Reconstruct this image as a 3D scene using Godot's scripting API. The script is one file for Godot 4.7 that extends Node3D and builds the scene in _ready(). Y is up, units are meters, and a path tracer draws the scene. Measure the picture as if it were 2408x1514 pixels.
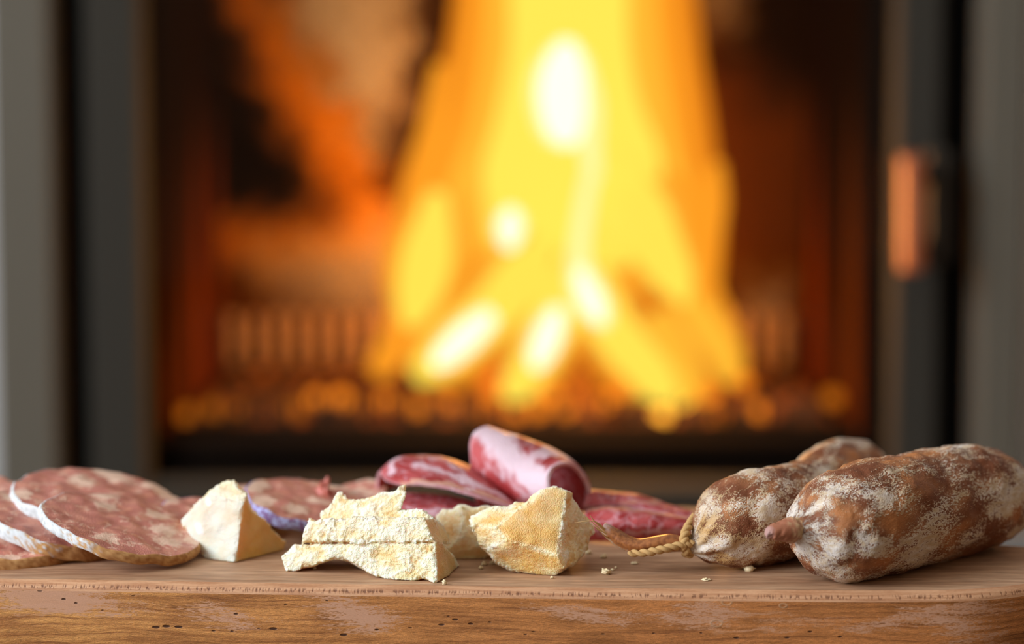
extends Node3D
# A wooden board with cheese, cured meats and two dry sausages in front of a wood stove with a burning fire.
# Units are metres. The board's top is y = 0; the camera looks along -Z, slightly down.

const W := 2408.0
const H := 1514.0
const F := 5686.0                      # focal length in pixels of the photograph
const CAM_H := 0.2133
const PITCH := 5.7
const FLOOR_Y := -0.48
const TABLE_Y := -0.034

var names := {}
var nz := {}
var M := {}

# ------------------------------------------------------------------ measuring
# the point at depth d seen at pixel (x, y) of the photograph
func px(x: float, y: float, d: float) -> Vector3:
	var s := sin(deg_to_rad(PITCH))
	var c := cos(deg_to_rad(PITCH))
	var u := (x - W * 0.5) / F
	var v := -(y - H * 0.5) / F
	var t := d / (c + v * s)
	return Vector3(u * t, CAM_H + (v * c - s) * t, -d)

# the point on the level plane y = level seen at pixel (x, y)
func gp(x: float, y: float, level := 0.0) -> Vector3:
	var a := px(x, y, 1.0)
	var d := (level - CAM_H) / (a.y - CAM_H)
	return px(x, y, d)

# ------------------------------------------------------------------ scene tree helpers
func numbered(called: String) -> String:
	if not names.has(called):
		names[called] = 0
		return called
	names[called] += 1
	return "%s_%03d" % [called, names[called]]

func tag(o: Node, label: String, category := "", group := "", kind := "") -> void:
	if label: o.set_meta("label", label)
	if category: o.set_meta("category", category)
	if group: o.set_meta("group", group)
	if kind: o.set_meta("kind", kind)

func thing(called: String, label: String, category: String, at := Vector3.ZERO, group := "") -> Node3D:
	var o := Node3D.new()
	o.name = numbered(called)
	add_child(o, true)
	o.position = at
	tag(o, label, category, group)
	return o

# commits a mesh (built in world coordinates) as a child of parent, or as a top-level object
func obj(called: String, mesh: Mesh, parent: Node3D = null, kind := "") -> MeshInstance3D:
	var o := MeshInstance3D.new()
	o.mesh = mesh
	if parent == null:
		o.name = numbered(called)
		add_child(o, true)
	else:
		o.name = called
		parent.add_child(o, true)
		var off := Vector3.ZERO
		var q: Node = parent
		while q != self:
			off += (q as Node3D).position
			q = q.get_parent()
		o.position = -off
	if kind: o.set_meta("kind", kind)
	return o

func noise(seed_: int, freq: float, type := FastNoiseLite.TYPE_SIMPLEX_SMOOTH, oct := 3) -> FastNoiseLite:
	var n := FastNoiseLite.new()
	n.seed = seed_
	n.noise_type = type
	n.frequency = freq
	if oct <= 1:
		n.fractal_type = FastNoiseLite.FRACTAL_NONE
	else:
		n.fractal_type = FastNoiseLite.FRACTAL_FBM
		n.fractal_octaves = oct
	return n

func cells(seed_: int, freq: float, ret := FastNoiseLite.RETURN_DISTANCE) -> FastNoiseLite:
	var n := noise(seed_, freq, FastNoiseLite.TYPE_CELLULAR, 1)
	n.cellular_return_type = ret
	return n

func lin(r: float, g: float, b: float) -> Color:      # an sRGB colour 0..255 as the linear one vertex colours need
	return Color(r / 255.0, g / 255.0, b / 255.0).srgb_to_linear()

func sr(r: float, g: float, b: float) -> Color:
	return Color(r / 255.0, g / 255.0, b / 255.0)

func mat(c: Color, rough := 0.6, metal := 0.0, spec := 0.5) -> StandardMaterial3D:
	var m := StandardMaterial3D.new()
	m.albedo_color = c
	m.roughness = rough
	m.metallic = metal
	m.metallic_specular = spec
	return m

func vmat(rough := 0.5, spec := 0.5) -> StandardMaterial3D:
	var m := mat(Color.WHITE, rough, 0.0, spec)
	m.vertex_color_use_as_albedo = true
	return m

func glow(r: float, g: float, b: float, energy: float, alpha := 1.0) -> StandardMaterial3D:
	var m := mat(Color(0.0, 0.0, 0.0, alpha), 1.0, 0.0, 0.0)
	m.emission_enabled = true
	m.emission = Color(r, g, b).linear_to_srgb()
	m.emission_energy_multiplier = energy
	if alpha < 1.0:
		m.transparency = BaseMaterial3D.TRANSPARENCY_ALPHA
	return m

# ------------------------------------------------------------------ mesh helpers
# triangles are given so that (c - a) x (b - a) points outwards
func build(V: PackedVector3Array, I: PackedInt32Array, m: Material, UV := PackedVector2Array(), C := PackedColorArray(), N := PackedVector3Array(), onto: ArrayMesh = null) -> ArrayMesh:
	if N.is_empty():
		N.resize(V.size())
		for t in range(0, I.size(), 3):
			var a := V[I[t]]
			var n := (V[I[t + 2]] - a).cross(V[I[t + 1]] - a)
			N[I[t]] += n
			N[I[t + 1]] += n
			N[I[t + 2]] += n
		for i in N.size():
			N[i] = N[i].normalized() if N[i].length_squared() > 1e-30 else Vector3.UP
	var arr := []
	arr.resize(Mesh.ARRAY_MAX)
	arr[Mesh.ARRAY_VERTEX] = V
	arr[Mesh.ARRAY_NORMAL] = N
	arr[Mesh.ARRAY_INDEX] = I
	if UV.size(): arr[Mesh.ARRAY_TEX_UV] = UV
	if C.size(): arr[Mesh.ARRAY_COLOR] = C
	var am := onto if onto else ArrayMesh.new()
	am.add_surface_from_arrays(Mesh.PRIMITIVE_TRIANGLES, arr)
	am.surface_set_material(am.get_surface_count() - 1, m)
	return am

# indices of a grid of rows x cols points; wrap joins the last column to the first
func grid_index(rows: int, cols: int, wrap: bool, flip: bool, first := 0) -> PackedInt32Array:
	var I := PackedInt32Array()
	var last := cols if wrap else cols - 1
	for i in rows - 1:
		for j in last:
			var a := first + i * cols + j
			var b := first + i * cols + (j + 1) % cols
			var c := a + cols
			var d := b + cols
			if flip:
				I.append_array([a, b, c, b, d, c])
			else:
				I.append_array([a, c, b, b, c, d])
	return I

# a box with chamfered edges, flat shaded
func box_mesh(boxes: Array, m: Material, bevel := 0.003) -> ArrayMesh:
	var st := SurfaceTool.new()
	st.begin(Mesh.PRIMITIVE_TRIANGLES)
	st.set_smooth_group(-1)
	for b in boxes:
		var lo: Vector3 = b[0]
		var hi: Vector3 = b[1]
		var c := (lo + hi) * 0.5
		var h := (hi - lo).abs() * 0.5
		var e := minf(bevel, minf(h.x, minf(h.y, h.z)) * 0.45)
		var pt := func(sx: float, sy: float, sz: float, ax: int) -> Vector3:
			var v := Vector3(sx * (h.x - e), sy * (h.y - e), sz * (h.z - e))
			if ax == 0: v.x = sx * h.x
			elif ax == 1: v.y = sy * h.y
			else: v.z = sz * h.z
			return c + v
		var faces := []
		for s in [-1.0, 1.0]:
			faces.append([pt.call(s, -1, -1, 0), pt.call(s, 1, -1, 0), pt.call(s, 1, 1, 0), pt.call(s, -1, 1, 0)])
			faces.append([pt.call(-1, s, -1, 1), pt.call(1, s, -1, 1), pt.call(1, s, 1, 1), pt.call(-1, s, 1, 1)])
			faces.append([pt.call(-1, -1, s, 2), pt.call(1, -1, s, 2), pt.call(1, 1, s, 2), pt.call(-1, 1, s, 2)])
			for s2 in [-1.0, 1.0]:
				faces.append([pt.call(s, s2, -1, 0), pt.call(s, s2, 1, 0), pt.call(s, s2, 1, 1), pt.call(s, s2, -1, 1)])
				faces.append([pt.call(s, -1, s2, 0), pt.call(s, 1, s2, 0), pt.call(s, 1, s2, 2), pt.call(s, -1, s2, 2)])
				faces.append([pt.call(-1, s, s2, 1), pt.call(1, s, s2, 1), pt.call(1, s, s2, 2), pt.call(-1, s, s2, 2)])
				for s3 in [-1.0, 1.0]:
					faces.append([pt.call(s, s2, s3, 0), pt.call(s, s2, s3, 1), pt.call(s, s2, s3, 2)])
		for f in faces:
			var mid := Vector3.ZERO
			for v in f: mid += v
			mid /= f.size()
			var n: Vector3 = (f[2] - f[0]).cross(f[1] - f[0])
			if n.dot(mid - c) < 0: f.reverse()
			for k in range(1, f.size() - 1):
				for v in [f[0], f[k], f[k + 1]]:
					st.set_uv(Vector2(v.x, v.y))
					st.add_vertex(v)
	st.generate_normals()
	var am := st.commit()
	am.surface_set_material(0, m)
	return am

func catmull(p: Array, t: float):
	var n := p.size() - 1
	var f := clampf(t, 0.0, 1.0) * n
	var i := mini(int(f), n - 1)
	var x := f - i
	var a = p[maxi(i - 1, 0)]
	var b = p[i]
	var c = p[i + 1]
	var d = p[mini(i + 2, n)]
	return 0.5 * ((2.0 * b) + (c - a) * x + (2.0 * a - 5.0 * b + 4.0 * c - d) * x * x + (3.0 * b - a - 3.0 * c + d) * x * x * x)

# a closed tube along a spine: pts Vector3, rad Vector2 (across, deep); side is the direction of «across»
func tube(pts: Array, rads: Array, rings: int, segs: int, side := Vector3.ZERO) -> Array:
	var V := PackedVector3Array()
	var prev := Vector3.ZERO
	for i in rings:
		var t := float(i) / (rings - 1)
		var p: Vector3 = catmull(pts, t)
		var tan: Vector3 = (catmull(pts, minf(t + 0.01, 1.0)) - catmull(pts, maxf(t - 0.01, 0.0))).normalized()
		var r: Vector2 = catmull(rads, t)
		var a: Vector3
		if side != Vector3.ZERO:
			a = (side - tan * side.dot(tan)).normalized()
		elif i == 0:
			a = tan.cross(Vector3.UP if absf(tan.y) < 0.9 else Vector3.RIGHT).normalized()
		else:
			a = (prev - tan * prev.dot(tan)).normalized()
		prev = a
		var b := tan.cross(a)
		for j in segs:
			var g := TAU * j / segs
			V.append(p + a * cos(g) * maxf(r.x, 1e-4) + b * sin(g) * maxf(r.y, 1e-4))
	var I := grid_index(rings, segs, true, false)
	var c0 := V.size()
	V.append(pts[0])
	V.append(pts[-1])
	for j in segs:
		var k := (j + 1) % segs
		I.append_array([c0, j, k])
		I.append_array([c0 + 1, (rings - 1) * segs + k, (rings - 1) * segs + j])
	return [V, I]

# an uneven lump
func lump(center: Vector3, r: Vector3, seed_: int, rough: float, rings := 10, segs := 14) -> Array:
	var n := noise(seed_, 1.3, FastNoiseLite.TYPE_SIMPLEX_SMOOTH, 2)
	var V := PackedVector3Array()
	for i in rings:
		var th := PI * (i + 0.02) / (rings - 0.96)
		for j in segs:
			var d := Vector3(sin(th) * cos(TAU * j / segs), cos(th), sin(th) * sin(TAU * j / segs))
			var k := 1.0 + rough * n.get_noise_3dv(d * 1.2 + Vector3(seed_ % 97, 0, 0))
			V.append(center + d * r * k)
	return [V, grid_index(rings, segs, true, false)]

# ------------------------------------------------------------------ pictures
func picture(w: int, h: int, f: Callable) -> ImageTexture:
	var data := PackedByteArray()
	data.resize(w * h * 3)
	var k := 0
	for y in h:
		for x in w:
			var c: Color = f.call(x, y)
			data[k] = clampi(int(c.r * 255.0), 0, 255)
			data[k + 1] = clampi(int(c.g * 255.0), 0, 255)
			data[k + 2] = clampi(int(c.b * 255.0), 0, 255)
			k += 3
	return ImageTexture.create_from_image(Image.create_from_data(w, h, false, Image.FORMAT_RGB8, data))

# colour in rgb and relief in the second picture's r, from one function that returns a Color with relief in a
func pictures(w: int, h: int, f: Callable) -> Array:
	var data := PackedByteArray()
	var rel := PackedByteArray()
	data.resize(w * h * 3)
	rel.resize(w * h)
	var k := 0
	for y in h:
		for x in w:
			var c: Color = f.call(x, y)
			data[k * 3] = clampi(int(c.r * 255.0), 0, 255)
			data[k * 3 + 1] = clampi(int(c.g * 255.0), 0, 255)
			data[k * 3 + 2] = clampi(int(c.b * 255.0), 0, 255)
			rel[k] = clampi(int(c.a * 255.0), 0, 255)
			k += 1
	return [ImageTexture.create_from_image(Image.create_from_data(w, h, false, Image.FORMAT_RGB8, data)), ImageTexture.create_from_image(Image.create_from_data(w, h, false, Image.FORMAT_L8, rel))]

func noise_tex(n: FastNoiseLite, size := 512) -> ImageTexture:
	return ImageTexture.create_from_image(n.get_seamless_image(size, size))

func seg_dist(p: Vector2, a: Vector2, b: Vector2) -> float:
	var ab := b - a
	return p.distance_to(a + ab * clampf((p - a).dot(ab) / ab.length_squared(), 0.0, 1.0))

func line_dist(p: Vector2, l: Array) -> float:
	var d := 1e9
	for i in l.size() - 1:
		d = minf(d, seg_dist(p, l[i], l[i + 1]))
	return d

func poly_sdf(p: Vector2, v: PackedVector2Array) -> float:
	var n := v.size()
	var d := 1e9
	var s := 1.0
	var j := n - 1
	for i in n:
		var e := v[j] - v[i]
		var w := p - v[i]
		var b := w - e * clampf(w.dot(e) / e.length_squared(), 0.0, 1.0)
		d = minf(d, b.length_squared())
		var c1 := p.y >= v[i].y
		var c2 := p.y < v[j].y
		var c3 := e.x * w.y > e.y * w.x
		if (c1 and c2 and c3) or (not c1 and not c2 and not c3):
			s = -s
		j = i
	return s * sqrt(d)

# ================================================================== scene
func _ready() -> void:
	camera_and_light()
	materials()
	room()
	stove()
	fire()
	table()
	board()
	salami_slices()
	cured_meat()
	cheeses()
	sausages()
	crumbs()

func camera_and_light() -> void:
	var cam := Camera3D.new()
	cam.name = "camera"
	add_child(cam)
	cam.position = Vector3(0, CAM_H, 0)
	cam.rotation_degrees = Vector3(-PITCH, 0, 0)
	var att := CameraAttributesPhysical.new()
	att.frustum_focal_length = 12.0 / (H * 0.5 / F)
	att.frustum_focus_distance = 1.036
	att.frustum_near = 0.05
	att.frustum_far = 40.0
	att.exposure_aperture = 3.7
	cam.attributes = att
	cam.current = true
	var env := Environment.new()
	env.background_mode = Environment.BG_SKY
	var sky := Sky.new()
	var sm := ProceduralSkyMaterial.new()
	sm.sky_top_color = Color(0.55, 0.7, 0.95)
	sm.sky_horizon_color = Color(0.86, 0.9, 0.96)
	sm.ground_bottom_color = Color(0.4, 0.42, 0.4)
	sm.ground_horizon_color = Color(0.8, 0.84, 0.88)
	sm.sky_energy_multiplier = 1.2
	sky.sky_material = sm
	env.sky = sky
	env.tonemap_mode = Environment.TONE_MAPPER_LINEAR
	env.tonemap_exposure = 1.0
	env.sdfgi_enabled = true
	env.ssao_enabled = true
	env.ssil_enabled = true
	var we := WorldEnvironment.new()
	we.name = "world_environment"
	we.environment = env
	add_child(we)
	# daylight through the window of the left wall
	var day := AreaLight3D.new()
	day.name = "window_daylight"
	day.area_size = Vector2(1.5, 1.15)
	day.light_color = Color(0.94, 0.965, 1.0)
	day.light_energy = 8.5
	day.area_range = 8.0
	day.shadow_enabled = true
	add_child(day)
	day.position = Vector3(-1.86, 0.95, 0.0)
	day.rotation_degrees = Vector3(0, -90, 0)
	# the flames' own light, just in front of them
	var fl := OmniLight3D.new()
	fl.name = "fire_light"
	fl.light_color = Color(1.0, 0.68, 0.34)
	fl.light_energy = 0.32
	fl.light_size = 0.06
	fl.omni_range = 8.0
	fl.omni_attenuation = 2.0
	fl.shadow_enabled = true
	add_child(fl)
	fl.position = px(1330, 520, 2.165)
	# and behind them, where they light the lining
	var fb := OmniLight3D.new()
	fb.name = "fire_light_inner"
	fb.light_color = Color(1.0, 0.60, 0.24)
	fb.light_energy = 0.42
	fb.light_size = 0.05
	fb.omni_range = 4.0
	fb.omni_attenuation = 2.0
	fb.shadow_enabled = true
	add_child(fb)
	fb.position = px(1230, 470, 2.47)

func materials() -> void:
	M.wall = mat(sr(214, 213, 208), 0.9)
	M.wall_warm = mat(sr(146, 126, 104), 0.9)
	M.floor = mat(sr(120, 95, 75), 0.5)
	M.ceiling = mat(sr(235, 235, 232), 0.9)
	M.frame = mat(sr(235, 235, 232), 0.4)
	M.stone = mat(sr(97, 91, 77), 0.8)
	M.hearth = mat(sr(112, 116, 116), 0.6)
	M.iron = mat(sr(60, 57, 50), 0.7, 0.0, 0.15)
	M.black = mat(sr(9, 9, 9), 0.8, 0.0, 0.2)
	var g := mat(Color(0.9, 0.9, 0.9, 0.0), 0.02, 0.0, 0.2)
	g.transparency = BaseMaterial3D.TRANSPARENCY_ALPHA
	M.glass = g

func room() -> void:
	var f := FLOOR_Y
	obj("floor", box_mesh([[Vector3(-2.0, f - 0.1, -2.9), Vector3(2.0, f, 1.8)]], M.floor), null, "structure")
	obj("ceiling", box_mesh([[Vector3(-2.0, 2.0, -2.9), Vector3(2.0, 2.1, 1.8)]], M.ceiling), null, "structure")
	obj("wall_right", box_mesh([[Vector3(1.9, f, -2.9), Vector3(2.0, 2.0, 1.8)]], M.wall_warm), null, "structure")
	obj("wall_front", box_mesh([[Vector3(-1.9, f, 1.7), Vector3(1.9, 2.0, 1.8)]], M.wall_warm), null, "structure")
	# the left wall, with the window's opening
	obj("wall_left", box_mesh([[Vector3(-2.0, f, -2.9), Vector3(-1.9, 2.0, -0.85)], [Vector3(-2.0, f, 0.85), Vector3(-1.9, 2.0, 1.8)],
		[Vector3(-2.0, f, -0.85), Vector3(-1.9, 0.3, 0.85)], [Vector3(-2.0, 1.6, -0.85), Vector3(-1.9, 2.0, 0.85)]], M.wall, 0.002), null, "structure")
	var w := Node3D.new()
	w.name = "window_1"
	add_child(w)
	w.position = Vector3(-1.95, 0.95, 0.0)
	tag(w, "", "", "", "structure")
	obj("window_frame", box_mesh([[Vector3(-1.98, 0.3, -0.85), Vector3(-1.92, 0.36, 0.85)], [Vector3(-1.98, 1.54, -0.85), Vector3(-1.92, 1.6, 0.85)],
		[Vector3(-1.98, 0.36, -0.85), Vector3(-1.92, 1.54, -0.79)], [Vector3(-1.98, 0.36, 0.79), Vector3(-1.92, 1.54, 0.85)]], M.frame, 0.004), w)
	obj("pane", box_mesh([[Vector3(-1.953, 0.36, -0.79), Vector3(-1.947, 1.54, 0.79)]], M.glass, 0.0), w)
	# the wall behind the stove, open where the stove is set in
	var z0 := -2.15
	var z1 := -2.9
	obj("wall_back", box_mesh([[Vector3(-1.9, f, z1), Vector3(-0.40, 2.0, z0)], [Vector3(0.41, f, z1), Vector3(1.9, 2.0, z0)],
		[Vector3(-0.40, 0.62, z1), Vector3(0.41, 2.0, z0)], [Vector3(-0.40, f, z1), Vector3(0.41, -0.17, z0)]], M.wall, 0.002), null, "structure")
	# the surround: two upright slabs and one across the top
	var dl := 2.09
	var xl := px(-16, 600, dl).x
	var xr := px(128, 600, dl).x
	var yb := px(2380, 1230, dl).y
	obj("trim_1", box_mesh([[Vector3(xl, yb, -2.16), Vector3(xr, 0.75, -dl)]], M.stone, 0.004), null, "structure")
	var xa := px(2303, 600, dl).x
	var xb := px(2414, 600, dl).x
	obj("trim_2", box_mesh([[Vector3(xa, yb, -2.16), Vector3(xb, 0.75, -dl)]], M.stone, 0.004), null, "structure")
	obj("trim_3", box_mesh([[Vector3(xl, 0.75, -2.16), Vector3(xb, 0.84, -dl)]], M.stone, 0.004), null, "structure")
	obj("trim_4", box_mesh([[Vector3(-0.62, yb - 0.06, -2.16), Vector3(0.62, yb, -2.02)]], M.hearth, 0.006), null, "structure")
	obj("trim_5", box_mesh([[Vector3(-0.60, f, -2.16), Vector3(0.60, yb - 0.06, -2.05)]], M.wall, 0.006), null, "structure")

# ------------------------------------------------------------------ stove
var D := 2.10        # depth of the door's face
var DB := 2.60       # depth of the firebox's back

func in_poly(p: Vector2, poly: Array, soft: float) -> float:
	var v := PackedVector2Array(poly)
	return clampf(0.5 - poly_sdf(p, v) / soft, 0.0, 1.0)

func stove() -> void:
	var s := thing("wood_stove", "black built-in wood stove with a wide glass door and a fire behind it", "stove", Vector3(0.005, px(1204, 1235, D).y, -2.3))
	var xo0 := px(203, 600, D).x
	var xi0 := px(343, 600, D).x
	var xi1 := px(2097, 600, D).x
	var xo1 := px(2216, 600, D).x
	var y0 := px(1204, 1205, D).y
	var y1 := px(1204, 1132, D).y
	var yt := 0.56
	# the body: a black plate round the opening and the box behind it
	var hx := 0.315
	var floor_y := px(1204, 1010, 2.2).y
	obj("front_plate", box_mesh([[Vector3(-0.392, y0 - 0.03, -2.17), Vector3(xi0 - 0.012, 0.74, -2.13)], [Vector3(xi1 + 0.012, y0 - 0.03, -2.17), Vector3(0.402, 0.74, -2.13)],
		[Vector3(xi0 - 0.012, yt - 0.02, -2.17), Vector3(xi1 + 0.012, 0.74, -2.13)], [Vector3(xi0 - 0.012, y0 - 0.03, -2.17), Vector3(xi1 + 0.012, floor_y - 0.01, -2.13)]], M.black, 0.002), s)
	obj("outer_shell", box_mesh([[Vector3(-0.39, y0 - 0.03, -2.68), Vector3(-0.355, 0.74, -2.17)], [Vector3(0.365, y0 - 0.03, -2.68), Vector3(0.40, 0.74, -2.17)],
		[Vector3(-0.39, y0 - 0.03, -2.72), Vector3(0.40, 0.74, -2.68)], [Vector3(-0.355, 0.70, -2.68), Vector3(0.365, 0.74, -2.17)]], M.black, 0.002), s)
	# lining
	lining(s, hx, floor_y, yt)
	# door
	var door := Node3D.new()
	door.name = "door"
	s.add_child(door, true)
	var frame := box_mesh([[Vector3(xo0, y0, -2.125), Vector3(xi0, yt + 0.05, -D)], [Vector3(xi1, y0, -2.125), Vector3(xo1, yt + 0.05, -D)],
		[Vector3(xi0, y0, -2.125), Vector3(xi1, y1, -D)], [Vector3(xi0, yt, -2.125), Vector3(xi1, yt + 0.05, -D)]], M.iron, 0.006)
	obj("door_frame", frame, door)
	obj("glass_pane", box_mesh([[Vector3(xi0 - 0.004, y1 - 0.004, -2.119), Vector3(xi1 + 0.004, yt + 0.004, -2.115)]], M.glass, 0.0), door)
	# handle: an upright copper-brown grip on a dark plate
	var plate := box_mesh([[Vector3(px(2178, 500, 2.08).x, px(2200, 620, 2.08).y, -D), Vector3(px(2240, 500, 2.08).x, px(2200, 352, 2.08).y, -2.085)]], mat(sr(46, 40, 30), 0.5), 0.003)
	obj("handle_plate", plate, door)
	var hr := (px(2176, 500, 2.05).x - px(2114, 500, 2.05).x) * 0.5
	var a := px(2145, 640, 2.05)
	var b := px(2145, 362, 2.05)
	var tb := tube([a, a.lerp(b, 0.03), a.lerp(b, 0.06), a.lerp(b, 0.5), a.lerp(b, 0.94), a.lerp(b, 0.97), b], [Vector2(hr * 0.4, hr * 0.4), Vector2(hr * 0.85, hr * 0.85), Vector2(hr, hr), Vector2(hr, hr), Vector2(hr, hr), Vector2(hr * 0.85, hr * 0.85), Vector2(hr * 0.4, hr * 0.4)], 40, 20)
	var hm := mat(sr(158, 84, 42), 0.42, 0.0)
	var ho := obj("handle", build(tb[0], tb[1], hm), door)
	ho.set_meta("label", "copper-brown grip of the stove door")
	var arm := box_mesh([[Vector3(px(2150, 500, 2.06).x, a.y + 0.01, -D), Vector3(px(2195, 500, 2.06).x, a.y + 0.025, -2.05)]], M.black, 0.002)
	var arm2 := box_mesh([[Vector3(px(2150, 500, 2.06).x, b.y - 0.025, -D), Vector3(px(2195, 500, 2.06).x, b.y - 0.01, -2.05)]], M.black, 0.002)
	obj("handle_arm", arm, door)
	obj("handle_arm", arm2, door)

func lining(s: Node3D, hx: float, fy: float, yt: float) -> void:
	var wn := noise(31, 0.012, FastNoiseLite.TYPE_SIMPLEX_SMOOTH, 3)
	var fn := noise(37, 0.05, FastNoiseLite.TYPE_SIMPLEX_SMOOTH, 2)
	# back wall: firebrick with soot, scorched brown and painted-in grey reflections of the glass; painted in the photograph's pixels at the wall's depth
	var p0 := px(300, 0, DB)
	var scale := DB / F
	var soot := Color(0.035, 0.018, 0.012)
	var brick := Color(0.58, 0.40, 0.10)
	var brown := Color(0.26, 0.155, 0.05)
	var grey_glare := Color(0.52, 0.56, 0.66)  # bluish so it reads grey: daylight reflected in the glass, put into the colour
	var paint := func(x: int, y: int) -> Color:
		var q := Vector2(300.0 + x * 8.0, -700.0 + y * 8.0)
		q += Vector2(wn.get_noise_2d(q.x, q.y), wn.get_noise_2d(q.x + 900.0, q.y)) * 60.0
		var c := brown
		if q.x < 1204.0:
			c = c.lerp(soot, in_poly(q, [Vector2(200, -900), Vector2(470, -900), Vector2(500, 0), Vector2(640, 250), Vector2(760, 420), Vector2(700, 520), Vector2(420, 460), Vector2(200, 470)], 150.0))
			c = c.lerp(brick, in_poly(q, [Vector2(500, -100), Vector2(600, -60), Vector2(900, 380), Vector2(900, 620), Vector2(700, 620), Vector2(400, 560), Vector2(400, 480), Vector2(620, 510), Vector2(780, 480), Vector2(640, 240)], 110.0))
			c = c.lerp(grey_glare, in_poly(q, [Vector2(660, 0), Vector2(720, -200), Vector2(980, -200), Vector2(960, 100), Vector2(900, 330), Vector2(850, 330), Vector2(760, 160)], 110.0))
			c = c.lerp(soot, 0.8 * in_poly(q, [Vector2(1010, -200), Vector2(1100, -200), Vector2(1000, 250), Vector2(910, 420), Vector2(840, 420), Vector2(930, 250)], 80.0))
			c = c.lerp(grey_glare, 0.75 * in_poly(q, [Vector2(560, 600), Vector2(840, 520), Vector2(1000, 450), Vector2(1000, 730), Vector2(820, 740), Vector2(640, 690)], 130.0))
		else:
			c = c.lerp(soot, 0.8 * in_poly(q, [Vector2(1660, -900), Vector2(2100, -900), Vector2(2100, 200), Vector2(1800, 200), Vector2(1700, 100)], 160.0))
			c = c.lerp(grey_glare, 0.6 * in_poly(q, [Vector2(1700, 650), Vector2(1840, 630), Vector2(1850, 780), Vector2(1720, 780)], 70.0))
			c = c.lerp(grey_glare, 0.7 * in_poly(q, [Vector2(1620, -200), Vector2(1760, -200), Vector2(1700, 60), Vector2(1630, 60)], 70.0))
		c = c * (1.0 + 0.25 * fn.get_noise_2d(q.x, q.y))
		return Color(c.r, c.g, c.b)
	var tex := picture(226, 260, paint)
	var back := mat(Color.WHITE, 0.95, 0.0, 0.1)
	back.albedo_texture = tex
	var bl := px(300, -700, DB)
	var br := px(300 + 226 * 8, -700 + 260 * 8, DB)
	var n := 12
	var V := PackedVector3Array()
	var UV := PackedVector2Array()
	for i in n + 1:
		for j in n + 1:
			var u := float(j) / n
			var v := float(i) / n
			V.append(Vector3(lerpf(bl.x, br.x, u), lerpf(bl.y, br.y, v), -DB))
			UV.append(Vector2(u, v))
	var I := grid_index(n + 1, n + 1, false, true)
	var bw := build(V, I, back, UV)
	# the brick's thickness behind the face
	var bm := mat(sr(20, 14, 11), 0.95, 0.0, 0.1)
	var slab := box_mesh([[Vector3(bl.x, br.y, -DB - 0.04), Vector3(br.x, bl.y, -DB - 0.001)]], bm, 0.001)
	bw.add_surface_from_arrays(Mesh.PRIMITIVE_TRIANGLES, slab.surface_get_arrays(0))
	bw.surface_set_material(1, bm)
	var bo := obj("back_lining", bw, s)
	# upright ribs low on the back wall
	var rm := mat(sr(160, 142, 132), 0.9, 0.0, 0.2)
	for k in 29:
		var x := 445.0 + k * 50.0
		if x > 960.0 and x < 1640.0: continue
		var a := px(x - 13, 742, DB - 0.012)
		var b := px(x + 13, 858, DB - 0.012)
		var rib := box_mesh([[Vector3(a.x, b.y, -DB), Vector3(b.x, a.y, -DB + 0.012)]], rm, 0.005)
		obj("rib", rib, bo)
	# side walls with upright soot streaks
	var streak := noise(41, 0.02, FastNoiseLite.TYPE_SIMPLEX_SMOOTH, 3)
	for side in [-1.0, 1.0]:
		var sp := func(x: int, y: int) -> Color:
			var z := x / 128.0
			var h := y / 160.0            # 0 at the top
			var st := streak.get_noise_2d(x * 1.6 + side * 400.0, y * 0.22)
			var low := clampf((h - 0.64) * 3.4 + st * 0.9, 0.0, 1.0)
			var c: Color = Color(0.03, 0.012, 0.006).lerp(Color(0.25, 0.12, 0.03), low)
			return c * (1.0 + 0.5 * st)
		var sm := mat(Color.WHITE, 0.95, 0.0, 0.05)
		sm.albedo_texture = picture(128, 160, sp)
		var V2 := PackedVector3Array()
		var U2 := PackedVector2Array()
		for i in 2:
			for j in 2:
				V2.append(Vector3(side * hx, yt if i == 0 else fy, lerpf(-2.17, -DB, j)))
				U2.append(Vector2(j, i))
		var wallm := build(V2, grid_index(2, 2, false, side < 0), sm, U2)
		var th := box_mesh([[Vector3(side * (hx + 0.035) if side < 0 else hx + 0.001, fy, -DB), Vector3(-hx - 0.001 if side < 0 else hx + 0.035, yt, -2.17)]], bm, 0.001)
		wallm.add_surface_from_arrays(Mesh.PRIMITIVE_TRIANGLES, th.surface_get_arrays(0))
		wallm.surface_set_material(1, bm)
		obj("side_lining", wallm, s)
	obj("hearth_plate", box_mesh([[Vector3(-0.355, fy - 0.03, -DB), Vector3(0.365, fy, -2.13)]], mat(sr(14, 10, 8), 0.95, 0.0, 0.1), 0.002), s)
	obj("baffle", box_mesh([[Vector3(-0.355, yt, -DB), Vector3(0.365, yt + 0.03, -2.17)]], mat(sr(60, 50, 44), 0.9), 0.002), s)
	# a low log guard of upright bars behind the glass
	var gm := mat(sr(26, 17, 11), 0.85, 0.0, 0.2)
	var rail := obj("log_guard", box_mesh([[Vector3(-hx + 0.005, px(1204, 1012, 2.19).y, -2.2), Vector3(hx - 0.005, px(1204, 996, 2.19).y, -2.19)]], gm, 0.002), s)
	for k in 27:
		var x := 460.0 + k * 56.0
		var a := px(x - 5, 940, 2.19)
		var b := px(x + 5, 1004, 2.19)
		obj("bar", box_mesh([[Vector3(a.x, b.y, -2.199), Vector3(b.x, a.y, -2.191)]], gm, 0.002), rail)

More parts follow.
